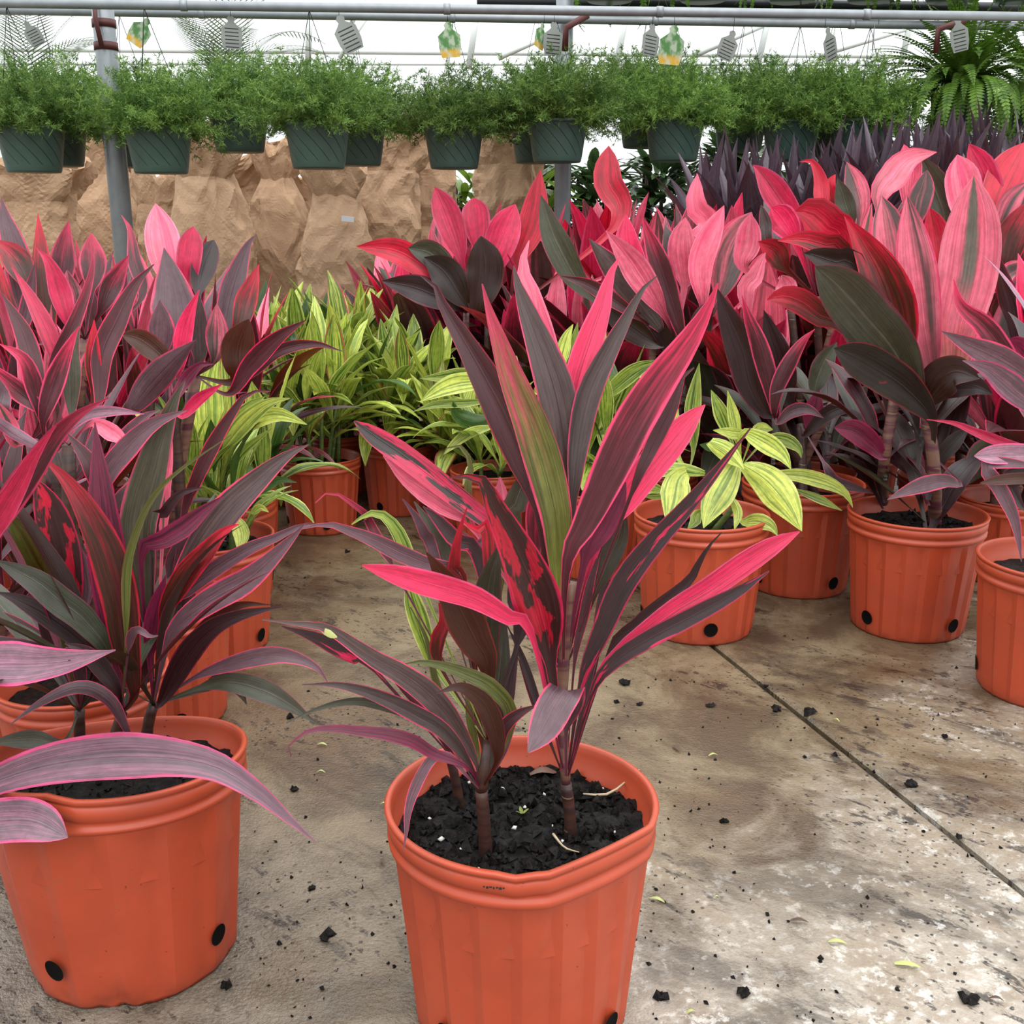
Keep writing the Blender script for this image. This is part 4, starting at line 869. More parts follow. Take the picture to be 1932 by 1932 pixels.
p = bare('potted_cordyline', 1245, 2.80, 'broad-leaf cordyline with long pink and grey slanting blades behind the lime plant over the joint', [(1275, 640, 0), (1235, 620, .02), (1320, 640, .03)], k=.8); A = p.leaf
A(Q2, [(650, 1080), (640, 930), (655, 820)], 110, 'pink', (.05, .06), 0, m=.5, p=2.4)
A(Q2, [(780, 1120), (830, 940), (905, 800)], 150, 'greyp', (.02, .04), 2, m=.5, p=2.4)
A(Q2, [(720, 1150), (715, 980), (800, 775)], 100, 'pink', (.0, .02), 2, m=.5, p=2.3)
A(Q2, [(640, 1270), (570, 1040), (490, 815)], 90, 'marp', (-.02, -.02), 0, m=.55, p=2)
A(Q2, [(570, 1180), (450, 990), (355, 870)], 110, 'pink', (-.04, -.05), 0, m=.5, p=1.9)
A(Q2, [(560, 1240), (420, 1060), (290, 900)], 110, 'grey', (-.02, -.03), 1, m=.5, p=2.2)
A(Q2, [(300, 1120), (170, 920), (108, 735)], 110, 'dgrn', (.05, .06), 1, m=.5, p=2.2)
A(Q2, [(520, 1150), (440, 950), (430, 810)], 110, 'hot', (.06, .08), 1, m=.5, p=2.4)
A(Q2, [(880, 1130), (920, 1040), (955, 950)], 80, 'pink', (.04, .05), 2, m=.5, p=2.3)
A(Q2, [(480, 1200), (300, 1080), (180, 1040)], 60, 'mar', (-.05, -.07), 1, m=.5, p=1.6)
A(Q2, [(560, 1300), (440, 1220), (330, 1130)], 120, 'dbrn', (.0, -.02), 1, m=.5, p=2.2)
A(Q2, [(600, 1330), (560, 1230), (470, 1180)], 90, 'dark', (.0, -.02), 0, m=.5, p=2.2)
A(Q2, [(700, 1320), (720, 1200), (760, 1130)], 90, 'dbrn', (-.02, -.03), 2, m=.5, p=2.2)
p = bare('potted_cordyline', 885, 3.24, 'broad-leaf cordyline with round-tipped crimson blades behind the pale lime plant', [(920, 600, 0), (880, 590, .02), (960, 590, .03)], k=.7); A = p.leaf
KL = crop(0, 0, .5)
A(KL, [(1800, 1180), (1830, 1020), (1815, 890)], 150, 'dbrn', (-.04, -.05), 0, m=.55, p=2.4)
A(KL, [(1850, 1050), (1900, 880), (1945, 770)], 130, 'hot', (.0, .02), 0, m=.55, p=2.4)
A(KL, [(1800, 940), (1795, 820), (1785, 745)], 110, 'hot', (.05, .06), 1, m=.6, p=3)
A(KL, [(1740, 980), (1690, 820), (1640, 705)], 110, 'hot', (.03, .04), 1, m=.55, p=2.4)
A(KL, [(1700, 1100), (1560, 980), (1470, 940), (1345, 930)], 100, 'red', (-.02, -.04), 1, m=.55, p=2.2)
A(KL, [(1720, 1060), (1630, 960), (1540, 935)], 100, 'dgrn', (-.03, -.04), 1, m=.55, p=2.4)
A(KL, [(1730, 1160), (1580, 1090), (1440, 1060)], 110, 'dark', (-.03, -.05), 1, m=.5, p=2)
A(KL, [(1760, 1150), (1680, 1030), (1600, 970)], 130, 'dbrn', (-.05, -.06), 0, m=.55, p=2.2)
A(KL, [(1950, 1000), (2010, 840), (2040, 640)], 110, 'red', (.04, .06), 2, m=.5, p=2)
A(Q2, [(390, 850), (360, 680), (365, 550)], 110, 'red', (.1, .14), 2, m=.55, p=2.8)
A(Q2, [(700, 900), (690, 770), (700, 655)], 90, 'pink', (.3, .32), 2, m=.55, p=2.8)
dp = bare('potted_cordyline', 1530, 2.44, 'dark burgundy cordyline in a shaded pot between the lime plant and the two-caned plant', [(1465, 780, 0), (1570, 760, .02), (1510, 800, .03)], k=1.0); A = dp.leaf
A(R1, [(240, 1930), (200, 1720), (120, 1430), (40, 1220), (0, 1080)], 140, 'marp', (-.02, -.02), 0, m=.5, p=2)
A(R1, [(220, 1900), (240, 1720), (330, 1530), (420, 1390), (500, 1310)], 120, 'marp', (-.03, -.05), 0, m=.5, p=2)
A(R1, [(170, 1900), (60, 1700), (0, 1450), (-110, 1200), (-170, 1030)], 240, 'dark', (0, .0), 0, m=.5, p=2)
A(R1, [(350, 1850), (280, 1600), (200, 1350), (150, 1180)], 200, 'dark', (.05, .06), 1, m=.5, p=2)
A(R1, [(500, 1750), (560, 1550), (650, 1400)], 160, 'dgrn', (.03, .04), 1, m=.5, p=2)
A(R1, [(30, 1120), (90, 950), (160, 785)], 130, 'pink', (.04, .06), 0, m=.5, p=2)
A(R2, [(240, 430), (340, 350), (450, 335), (560, 395)], 100, 'gpur', (-.05, -.1), 0, m=.5, p=1.6)
A(R2, [(420, 520), (560, 380), (700, 320), (820, 350), (910, 430)], 110, 'dark', (-.04, -.1), 2, m=.5, p=1.6)
A(R2, [(560, 700), (640, 830), (760, 870), (900, 911)], 90, 'gpur', (-.1, -.16), 2, m=.5, p=1.6)
A(R2, [(470, 480), (500, 300), (530, 200)], 140, 'mag', (.02, .02), 1, m=.5)
rnd = random.Random(18)
for pl in (dp, rp):
    for i in range(20): pl.proto_leaf(rnd.choice(BROAD[1:]), pl.crowns[i % len(pl.crowns)]-Vector((0, 0, rnd.uniform(.05, .2))), rnd.uniform(0, 3.1), rnd.uniform(.3, 1.1), rnd.uniform(.45, .7), rnd.choice(('dark', 'dark', 'dbrn', 'dgrn', 'mar')))
cordy(1945, 2.5, 420, 'broad-leaf cordyline wedged behind the two-caned plant and the drooping purple one', None, 'broad', 3, 9, 881, .8)

# ------------------------------------------------------------------ lime cordylines
def lime(px, Y, top, label, group=None, k=.82, stems=6, per=8, seed=0, mats=(('lime', 5), ('limeg', 3.4), ('limer', 1.4), ('lgreen', .9)), rot=0.0):
    rnd = random.Random(seed+500); X = at(px, 800, Y).x; zt = at(px, top, Y).z
    p = Plant('potted_cordyline', (X, Y, 0), label, 'potted plant', group); put_pot(p, k, rot, soilz=.86); sz = PH*k*.86
    for s in range(stems):
        a = s*2.4+rnd.random()*.6; r = .075*k*rnd.uniform(.3, 1.15); b = Vector((X+r*math.cos(a), Y+r*math.sin(a), sz))
        c = Vector((b.x+.06*math.cos(a)*rnd.random(), b.y+.06*math.sin(a)*rnd.random(), max(sz+.05, zt-.19-rnd.uniform(0, .13))))
        p.stem([b-Vector((0, 0, .015)), b.lerp(c, .5), c], (.006, .0045), 'gstalk', 5)
        for i in range(per):
            t = i/(per-1); ls = rnd.uniform(.8, 1.15)
            cc = c.lerp(b, .6*t**1.3)
            p.proto_leaf(LIMEL[min(4, int(t*2.6+rnd.random()*1.8))], cc, i*2.4+rnd.uniform(-.4, .4)+s, .08+t*.85+rnd.uniform(-.08, .2), (ls, ls*rnd.uniform(.85, 1.3), ls), pick(rnd, mats))
    return p
GLM = 'small lime cordylines clustered before the paper bags'
lime(600, 2.94, 560, 'small lime cordyline, the foremost of the cluster before the paper bags', None, .82, 9, 9, 1, rot=.3)
lime(752, 3.14, 590, 'small lime cordyline beside the foremost of the cluster, partly behind it', None, .82, 9, 9, 2, rot=1.0)
for i, (px, Y, tp) in enumerate(((515, 3.25, 545), (640, 3.4, 540), (560, 3.6, 530), (678, 3.65, 540), (876, 3.02, 690))):
    lime(px, Y, tp, 'small lime cordyline at the back of the cluster before the paper bags', GLM, .74, 9, 8, 10+i)
p = lime(930, 2.78, 690, 'pale lime cordyline with arching leaves, in a small pot seen behind the lone centre plant', None, .82, 4, 7, 31, (('lime', 4), ('limeg', 2)), rot=.2)
p.crowns = [at(920, 790, 2.76), at(950, 740, 2.78)]; A = p.leaf
A(K1, [(480, 900), (350, 870), (200, 900), (40, 990)], 130, 'lime', (-.05, -.1), 0, m=.5); A(K1, [(420, 830), (300, 820), (180, 840), (40, 850)], 80, 'limeg', (-.03, -.06), 0, m=.5)
A(K1, [(450, 1000), (300, 1000), (130, 1010), (0, 1050)], 60, 'limeg', (-.05, -.1), 0, m=.5); A(K1, [(480, 1140), (370, 1170), (280, 1220), (170, 1320)], 70, 'lime', (-.08, -.12), 0, m=.5)
A(K1, [(470, 1090), (370, 1110), (270, 1070), (240, 990)], 110, 'lgreen', (-.05, -.08), 0, m=.5)
p = lime(1130, 2.55, 640, 'taller lime cordyline growing behind the lone centre plant', None, .85, 5, 8, 41, (('limeg', 3), ('lime', 2), ('lgreen', 1)), rot=.7)
p.crowns = [at(1130, 800, 2.55)]; A = p.leaf
A(K1, [(1150, 990), (1250, 880), (1370, 790), (1510, 740)], 110, 'limeg', (-.05, -.1), 0, m=.5); A(K1, [(880, 830), (900, 720), (930, 600), (970, 520)], 90, 'lime', (0, .02), 0, m=.5)
A(K1, [(1060, 850), (1120, 730), (1170, 570)], 90, 'lime', (0, 0), 0, m=.5); A(K1, [(1120, 1180), (1200, 1140), (1310, 1070)], 80, 'limeg', (-.05, -.06), 0, m=.5)
# lime plant on the right, traced
rl = Plant('potted_cordyline', (.3946, 2.1594, 0), 'lime and yellow striped cordyline with broad drooping leaves, potted over the floor joint', 'potted plant')
put_pot(rl, 1.0, math.radians(-86), soilz=.86); soil_clods(rl.e, PH*.87, PR*.8, 120, None, 33)
rl.crowns = [at(1398, 880, 2.15), at(1300, 890, 2.17), at(1390, 950, 2.12)]
for c, q in zip(rl.crowns, ((.02, 0), (-.06, .02), (.02, -.03))):
    b = rl.loc+Vector((q[0], q[1], PH*.86)); rl.stem([b, b.lerp(c, .5), c], (.007, .0055), 'gstalk', 6)
A = rl.leaf
for pts, w, mt, d, r_ in (([(330, 1250), (325, 1080), (340, 950), (358, 835)], 85, 'limeg', (.03, .03), 1), ([(510, 1200), (460, 1070), (415, 965)], 80, 'limeg', (.02, .03), 0),
    ([(545, 1230), (530, 1120), (495, 968)], 62, 'lime', (-.01, 0), 0), ([(570, 1330), (690, 1410), (790, 1530), (855, 1650)], 185, 'lime', (-.05, -.12), 0), ([(545, 1310), (480, 1420), (420, 1530), (378, 1635)], 165, 'lime', (-.06, -.13), 0),
    ([(300, 1360), (255, 1400), (235, 1500), (200, 1610)], 155, 'lime', (-.06, -.12), 1), ([(390, 1370), (260, 1350), (180, 1365), (100, 1405)], 70, 'limeg', (-.05, -.08), 1), ([(560, 1180), (660, 1210), (760, 1280), (803, 1350)], 105, 'lime', (-.03, -.08), 0),
    ([(600, 1200), (520, 1175), (425, 1160)], 60, 'lime', (-.02, -.03), 0), ([(680, 1210), (770, 1205), (840, 1250), (853, 1295)], 70, 'limeg', (.02, 0), 0), ([(700, 1370), (850, 1380), (990, 1420), (1070, 1470), (1102, 1535)], 80, 'lime', (.02, .0), 0),
    ([(560, 1600), (640, 1600), (705, 1625), (738, 1672)], 85, 'lime', (-.06, -.1), 2), ([(510, 1480), (545, 1560), (528, 1645)], 50, 'lime', (-.08, -.11), 2), ([(400, 1220), (470, 1250), (530, 1300), (575, 1350)], 100, 'lime', (-.06, -.1), 0),
    ([(240, 1300), (170, 1200), (110, 1130), (60, 1230)], 120, 'limeg', (.06, .05), 1), ([(250, 1280), (220, 1130), (250, 1030)], 130, 'lime', (.06, .07), 1), ([(200, 1450), (120, 1440), (50, 1500)], 55, 'limeg', (.0, -.02), 1),
    ([(250, 1440), (150, 1470), (60, 1470)], 60, 'limeg', (.02, .0), 1), ([(830, 1450), (930, 1490), (1050, 1550)], 45, 'limeg', (.02, .0), 0), ([(450, 1250), (400, 1240), (360, 1230)], 50, 'lgreen', (.0, -.02), 0),
    ([(620, 1180), (660, 1150), (715, 1158)], 60, 'lime', (.02, .02), 0), ([(360, 1560), (340, 1600), (300, 1640)], 60, 'limeg', (-.08, -.1), 2)):
    A(R5, pts, w, mt, d, r_, m=.5, p=1.8, wav=.1, n=18, fold=.25)
# lime plants on the left, front one traced
lime(405, 2.37, 700, 'lime cordyline in the further of the two pots beside the burgundy block', None, .9, 6, 8, 51, (('limeg', 3), ('lgreen', 2), ('lime', 1)), rot=.4)
ll = Plant('potted_cordyline', (-.607, 2.06, 0), 'yellow-green striped cordyline with tall blades in the nearer pot beside the burgundy block', 'potted plant')
put_pot(ll, .92, math.radians(-20), soilz=.86); soil_clods(ll.e, PH*.92*.87, PR*.7, 90, None, 34)
ll.crowns = [at(405, 930, 2.05), at(360, 930, 2.04), at(440, 960, 2.04)]
for c, q in zip(ll.crowns, ((0, 0), (-.05, .02), (.05, -.02))):
    b = ll.loc+Vector((q[0], q[1], PH*.92*.86)); ll.stem([b, b.lerp(c, .5), c], (.007, .0055), 'gstalk', 6)
A = ll.leaf
for pts, w, mt, d, r_ in (([(1250, 560), (1225, 300), (1230, 60), (1290, -135)], 190, 'lime', (0, .02), 0), ([(1310, 500), (1330, 250), (1330, 60), (1300, -120)], 120, 'limer', (.02, .04), 0), ([(1280, 520), (1370, 380), (1480, 260), (1590, 185), (1705, 160)], 115, 'lime', (-.03, -.06), 0),
    ([(1270, 520), (1370, 320), (1470, 200), (1560, 150)], 100, 'limeg', (0, 0), 0), ([(1380, 400), (1520, 280), (1650, 255), (1805, 315)], 110, 'lime', (-.02, -.05), 0), ([(1300, 650), (1420, 480), (1600, 335)], 60, 'limeg', (0, 0), 0),
    ([(1220, 650), (1120, 500), (1040, 380)], 100, 'lime', (0, 0), 1), ([(1200, 560), (1160, 420), (1100, 330)], 150, 'lime', (.02, .03), 1), ([(1400, 760), (1540, 690), (1640, 640), (1745, 655)], 70, 'lgreen', (-.03, -.05), 2), ([(1380, 860), (1420, 960), (1400, 1070)], 105, 'lime', (-.1, -.14), 2),
    ([(1180, 700), (1090, 580), (1010, 450)], 110, 'limeg', (-.02, -.02), 1), ([(1480, 830), (1530, 800), (1580, 830)], 50, 'lime', (-.08, -.1), 2), ([(1250, 700), (1240, 500), (1240, 350)], 80, 'limeg', (-.03, -.03), 0), ([(1200, 750), (1150, 650), (1060, 640)], 80, 'limeg', (-.04, -.04), 1)):
    A(L1, pts, w, mt, d, r_, m=.5, p=1.8, wav=.1, n=18, fold=.25)
rnd = random.Random(77)
for i in range(26): ll.proto_leaf(LIMEL[i % 3], ll.crowns[i % 3]-Vector((0, 0, rnd.uniform(0, .1))), rnd.random()*6.28, rnd.uniform(.05, .5), rnd.uniform(.7, 1.0), rnd.choice(('limeg', 'limeg', 'lgreen', 'lime')))

# ------------------------------------------------------------------ purple spiky plants on a bench
bx0, bx1 = .66, 2.95; by = 4.47; bz = .64
bench = tag(empty('plant_bench', (0, 0, 0)), 'low galvanised bench carrying the purple spiky plants', 'bench')
for i in range(9): tube('slat', [(bx0, by-.32+i*.08, bz-.012), (bx1, by-.32+i*.08, bz-.012)], .012, M['galv'], bench, 6)
for x in (bx0+.05, (bx0+bx1)/2, bx1-.05):
    tube('crossbar', [(x, by-.34, bz-.036), (x, by+.34, bz-.036)], .012, M['galv'], bench, 6)
    for y in (by-.3, by+.3): tube('leg', [(x, y, 0), (x, y, bz-.03)], .015, M['galv'], bench, 8)
sx = [(1335, 340), (1400, 315), (1465, 290), (1530, 262), (1600, 240), (1668, 232), (1735, 222), (1800, 212), (1870, 216), (1935, 225), (1370, 330), (1440, 310), (1500, 290), (1570, 250), (1635, 240), (1700, 235), (1770, 225), (1835, 220), (1900, 222)]
for i, (px, tp) in enumerate(sx):
    Y = 4.32 if i < 10 else 4.60; rnd = random.Random(900+i); X = at(px, 300, Y).x; zt = at(px, tp, Y).z
    p = Plant('spiky_potted_plant', (X, Y, bz), 'purple sword-leaved plant, %s row on the bench, below %s' % ('front' if i < 10 else 'back', next(w for lim, w in ((1380, 'the dark shrubs'), (1440, 'the foliage-swallowed basket'), (1510, 'the basket over the first spikes'), (1590, 'the gap between paired baskets'), (1660, 'the basket next to the sword fern'), (1730, 'the edge of the large sword fern'), (1850, 'the large sword fern'), (9999, 'the second sword fern')) if px < lim)), 'potted plant', 'purple spiky plants on the bench')
    put_pot(p, .43, i, soilz=.86); c = Vector((X, Y, max(bz+.14, zt-.36)))
    p.stem([Vector((X, Y, bz+.085)), Vector((X, Y, (bz+.085+c.z)/2+.02)), c+Vector((0, 0, .05))], (.014, .012), 'stalk', 5)
    for k in range(15):
        t = k/14; p.proto_leaf(SPIKE[min(3, int(t*2.2+rnd.random()*1.3))], c-Vector((0, 0, .08*t)), k*2.4+rnd.random()*.5, .04+.75*t+rnd.uniform(-.05, .1), rnd.uniform(.8, 1.05), 'spike')

# ------------------------------------------------------------------ paper bags
def bag(px, top, Y, wpx, label, seed, lean=0.0, group=None, neck=.72, flat=.62, opened=.0):
    X = at(px, 450, Y).x; zt = at(px, top, Y).z; w = wpx*.92/F*(Y*CP+.05); rnd = random.Random(seed); o = Vector((seed*3.1, seed*1.7, 0))
    n, hN = 76, 84; v, f = [], []; neck_t = .86
    for j in range(hN+1):
        t = j/hN; z = zt*t
        pr = 1.0 if t < .55 else 1-(1-neck)*((t-.55)/(neck_t-.55))**1.3 if t < neck_t else neck+(.36+opened)*((t-neck_t)/(1-neck_t))**.8
        for i in range(n):
            a = 2*math.pi*(i+.5*(j % 2))/n; ca, sa = math.cos(a), math.sin(a); e = (abs(ca)**3.2+abs(sa)**3.2)**(-1/3.2)
            x, y = w/2*pr*e*ca, w/2*flat*pr*e*sa
            q = Vector((x, y*1.3, z*.55))*6+o
            wq = q+Vector((noise.noise(q*1.1), noise.noise(q*1.1+Vector((7, 3, 1))), noise.noise(q*1.1+Vector((2, 9, 4)))))*.5
            cr = (noise.voronoi(wq*1.25)[0][0]-.35)*.065+(noise.voronoi(wq*3.2+Vector((3, 1, 2)))[0][0]-.35)*.028
            fold = noise.noise(Vector((ca*3.0, sa*3.0, z*.9))+o*2)
            g = 1+cr/(w/2)*(.55+.6*t)+.2*fold*(.2+max(0, t-.4)*1.5)
            jit = .0
            tj = zt*.11*noise.noise(Vector((ca*1.7, sa*1.7, 5))+o)*max(0, (t-.82)/.18) + zt*.03*noise.noise(Vector((ca*6, sa*6, 9))+o)*max(0, (t-.85)/.15)
            v.append(Vector((x*g+lean*t*t+rnd.uniform(-1, 1)*jit, y*g+rnd.uniform(-1, 1)*jit, z+tj+rnd.uniform(-1, 1)*jit*(j > 0))))
    for j in range(hN):
        for i in range(n):
            i2 = (i+1) % n; A_, B_, C_, D_ = j*n+i, j*n+i2, (j+1)*n+i2, (j+1)*n+i
            if j % 2 == 0: f += [(A_, B_, D_), (B_, C_, D_)]
            else: f += [(A_, B_, C_), (A_, C_, D_)]
    f.append(tuple(range(n-1, -1, -1)))
    me = mesh('paper_bag', v, f, M['bag'], False)
    e = empty('paper_bag', (X, Y, 0)); tag(e, label, 'paper bag', group); bo = ob('sleeve', me, e)
    md = bo.modifiers.new('thick', 'SOLIDIFY'); md.thickness = .0012
    return e, w, flat
GB = 'brown paper bags standing behind the plants'
bag(55, 318, 5.50, 205, 'wide crumpled brown paper bag below the corner basket', 1, group=GB, neck=.9, flat=.5)
bag(205, 268, 6.18, 200, 'tall brown paper bag behind the steel post', 2, group=GB, neck=.8)
bag(318, 330, 5.84, 120, 'short brown paper bag just beside the steel post', 3, group=GB, neck=.75)
bag(398, 262, 5.50, 160, 'brown paper bag with peaked top under the gap between two baskets', 4, group=GB, neck=.6)
bag(462, 290, 6.18, 145, 'brown paper bag with a gaping open top under the upper dark basket', 5, group=GB, neck=.8, opened=.35)
bag(528, 268, 5.84, 140, 'brown paper bag twisted to a narrow neck beside the open-topped bag', 6, group=GB, neck=.38)
bag(592, 322, 6.52, 105, 'brown paper bag in shade under the light grey-green basket', 7, group=GB, neck=.7)
e, w, fl_ = bag(635, 305, 5.50, 145, 'brown paper bag bearing a small white sticker', 8, group=GB, neck=.55)
c = at(656, 413, 5.50-w*fl_/2-.012)-e.location; v, f = box_data(c, (.06, .002, .026), Matrix.Rotation(.1, 3, 'Y') @ Matrix.Rotation(.2, 3, 'Z')); ob('sticker', mesh('sticker', v, f, M['sticker'], False), e)
bag(712, 252, 5.84, 160, 'brown paper bag leaning with a jagged creased top', 9, lean=.05, group=GB, neck=.75)
bag(808, 225, 6.18, 100, 'smooth straight brown paper bag under the basket beside the bright gap', 10, group=GB, neck=.96, flat=.7)
bag(962, 232, 5.50, 108, 'smooth straight brown paper bag beside the light green leaves', 11, group=GB, neck=.97, flat=.7)

# ------------------------------------------------------------------ rails, posts, trusses
def on(px, py, Y): return at(px, py, Y)
RLs = [('rail_pipe', 'galvanised hanging rail, the upper of the two parallel pipes', [(-120, 4, 4.10), (2050, 33, 4.40)], .0165, 'galv'),
       ('rail_pipe', 'galvanised hanging rail, the lower of the two parallel pipes', [(-120, 17, 4.55), (2050, 52, 4.9)], .0175, 'galv'),
       ('rail_pipe', 'dark pipe of the upper tier behind the trailing ferns', [(900, 2, 5.0), (2050, 16, 5.3)], .022, 'dpipe')]
RAIL = []
for nm, lb, pts, r, mt in RLs:
    P = [on(*q) for q in pts]; ext = (P[1]-P[0]).normalized()*1.8; P = [P[0]-(ext if mt == 'galv' else ext*0), P[1]+ext]; o = tag(tube(nm, P, r, M[mt], None, 14), lb, 'pipe'); RAIL.append((P, r))
    if mt == 'galv':
        for t in (.34, .46, .56, .66, .74):
            c = P[0].lerp(P[1], t); d = (P[1]-P[0]).normalized(); tube('coupling', [c-d*.012, c+d*.012], r+.003, M['galv'], o, 14)
def post(px, Y, r, label):
    X = px; b = Vector((at(*px, Y).x, Y, 0)); o = tag(tube('support_post', [b, b+Vector((0, 0, 2.6))], r, M['galv'], None, 18), label, 'post'); return o, b
po, pb = post((222, 330), 4.32, .040, 'galvanised steel post rising among the cordylines and brown bags')
for py in (45, 88):
    c = on(188, py, 4.32); c.x = pb.x; v, f = tube_data([c-Vector((0, 0, .014)), c+Vector((0, 0, .014))], .044, 18); ob('strap', mesh('strap', v, f, M['rust']), po)
tube('strap_rod', [on(178, 0, 4.26), on(180, 35, 4.25), on(192, 88, 4.25)], .009, M['rust'], po, 8)
po2, pb2 = post((1062, 320), 4.80, .036, 'galvanised steel post half hidden by the hanging baskets')
for (x0, y0, x1, y1, x2, y2, lb, Y) in ((1110, 28, 1068, 52, 1066, 96, 'red angled bracket clamped on the rails beside the half-hidden post', 4.4), (1822, 38, 1770, 55, 1766, 100, 'red angled bracket on the rails above the broad fern', 4.5)):
    P = [on(x0, y0, Y), on(x1, y1, Y), on(x2, y2, Y)]; o = tag(tube('rail_bracket', P, .013, M['rust'], None, 6), lb, 'bracket')
TN = 0
for (x0, y0, x1, y1, r) in ((585, -10, 581, 120, .022), (905, -10, 884, 130, .022), (940, 110, 1050, 60, .018), (1190, -10, 1160, 135, .022), (1310, 105, 1480, 30, .018), (1460, -10, 1428, 130, .022), (1545, 105, 1740, 45, .018), (1730, -10, 1700, 120, .022), (690, -10, 655, 60, .018), (640, 110, 700, 20, .016)):
    TN += 1; tag(tube('trim_%d' % TN, [on(x0, y0, 8), on(x1, y1, 8)], r, M['galvfar'], None, 8), 'pale slanting truss strut of the greenhouse frame', kind='structure')
for (y0, y1, r) in ((92, 108, .018), (118, 124, .010)):
    TN += 1; tag(tube('trim_%d' % TN, [on(-1400, 2*y0-y1+6, 8.2), on(3300, 2*y1-y0-6, 8.2)], r, M['galvfar'], None, 8), 'long thin horizontal purlin of the greenhouse frame', kind='structure')

# ------------------------------------------------------------------ hanging baskets
BR, BH = .127, .16
def basket_geo():
    n = 48; v, uv, f = [], [], []; rows = [(.001, 0, 0), (.092, 0, 0), (.096, .004, .02), (.099, .02, .1), (.1, .022, .14), (BR*.93, BH*.9, .93), (BR*.94, BH*.91, .96), (BR*.955, BH*.93, 1), (BR, BH*.935, 1), (BR, BH, 1), (BR*.95, BH, 1), (BR*.93, BH*.9, 1), (.1, .06, 1)]
    for r, z, t in rows:
        for i in range(n+1): a = 2*math.pi*i/n; v.append((r*math.cos(a), r*math.sin(a), z)); uv.append((i/n, t))
    for j in range(len(rows)-1):
        for i in range(n): k = j*(n+1)+i; f.append((k, k+1, k+n+2, k+n+1))
    return mesh('basket_pot', v, f, M['basket'], True, uv)
BASK = basket_geo(); BSOIL = mesh('soil', *soil_geo(.115), M['soil'])
def aspar(seed, dens=1.0):
    rnd = random.Random(seed); v, f = [], []
    def tri(a, b, w):
        d = (b-a); s = d.cross(Vector((rnd.uniform(-1, 1), rnd.uniform(-1, 1), rnd.uniform(-1, 1)))).normalized()*w; o = len(v)
        v.extend((a-s, a+s, b)); f.append((o, o+1, o+2))
    for i in range(int(230*dens)):
        az = rnd.random()*6.283; up = rnd.uniform(-.12, 1.5); L = rnd.uniform(.16, .29) if up > .2 else rnd.uniform(.14, .24)
        p = Vector((math.cos(az), math.sin(az), 0))*rnd.uniform(.0, .11); d = Vector((math.cos(az)*math.cos(up), math.sin(az)*math.cos(up), math.sin(up)+.3)).normalized()
        n = 11; drp = rnd.uniform(.02, .13)
        for k in range(n):
            q = p+d*(L/n); d = (d+Vector((rnd.uniform(-.08, .08), rnd.uniform(-.08, .08), -drp))).normalized(); tri(p, q, .0013)
            if k > 0:
                for b in range(3):
                    bd = (d*.6+Vector((rnd.uniform(-1, 1), rnd.uniform(-1, 1), rnd.uniform(-.7, 1)))).normalized(); bl = rnd.uniform(.022, .05)*(1.1-k/n*.5); e = p+bd*bl; tri(p, e, .0009)
                    for c in range(7):
                        s = p.lerp(e, (c+1)/7); tri(s, s+(bd*.5+Vector((rnd.uniform(-1, 1), rnd.uniform(-1, 1), rnd.uniform(-1, 1)))).normalized()*rnd.uniform(.01, .021), .0016)
            p = q
    return mesh('foliage', v, f, M['needle'], False)
ASP = [aspar(i) for i in range(4)]
GH = 'asparagus ferns in green hanging baskets'
BASKETS, FOL = [], []
def rail_at(x, Y):
    best = None
    for P, r in RAIL:
        t = (x-P[0].x)/(P[1].x-P[0].x)
        if 0 < t < 1:
            q = P[0].lerp(P[1], t)
            if best is None or abs(q.y-Y) < abs(best.y-Y): best = q-Vector((0, 0, r*.6))
    return best
def hang_wires(e, x, Y):
    bpy.context.view_layer.update(); q = e.matrix_world.inverted() @ rail_at(x, Y)
    for k in range(3):
        a = k*2.094; tube('hanger_wire', [(BR*.97*math.cos(a), BR*.97*math.sin(a), BH), q], .0013, M['wire'], e, 4)
hb = [(56, 240, 4.2, 'over the wide crumpled bag'), (298, 242, 4.2, 'beside the steel post'), (598, 234, 4.25, 'side bare and light, above the sticker bag'), (856, 241, 4.62, 'above the light green leaves'), (1052, 228, 4.58, 'in front of the half-hidden post'),
      (1273, 228, 4.7, 'against the bright gap under a green tag'), (1494, 230, 4.85, 'just over the first purple spikes'), (1626, 228, 4.85, 'over the spikes, next to the sword fern'),
      (104, 236, 4.62, 'tucked behind another over the crumpled bag'), (449, 210, 4.67, 'dark and higher, over the open-topped bag'), (672, 236, 4.70, 'shaded, behind the light-sided basket'), (1015, 236, 5.0, 'dark, behind the one hiding the post'), (1218, 208, 5.1, 'dark, behind the one at the bright gap'), (1398, 215, 5.16, 'swallowed by foliage, before the dark shrubs'), (1560, 232, 5.22, 'dark, behind the pair over the purple spikes'), (246, 238, 4.62, 'behind the steel post')]
for i, (px, py, Y, wh) in enumerate(hb):
    c = at(px, py, Y); rnd = random.Random(40+i)
    e = empty('hanging_basket', (c.x, Y, c.z-BH), rnd.random()*6.28); tag(e, 'asparagus fern in a green hanging basket, '+wh, 'hanging basket', GH)
    b = ob('basket_pot', BASK, e); ob('soil', BSOIL, e, (0, 0, BH*.85))
    FOL.append((ob('foliage', ASP[i % 4], e, (0, 0, BH*.92), (0, 0, rnd.random()*6), rnd.uniform(.98, 1.14), kind='stuff'), e))
    BASKETS.append(e)
    hang_wires(e, c.x, Y)
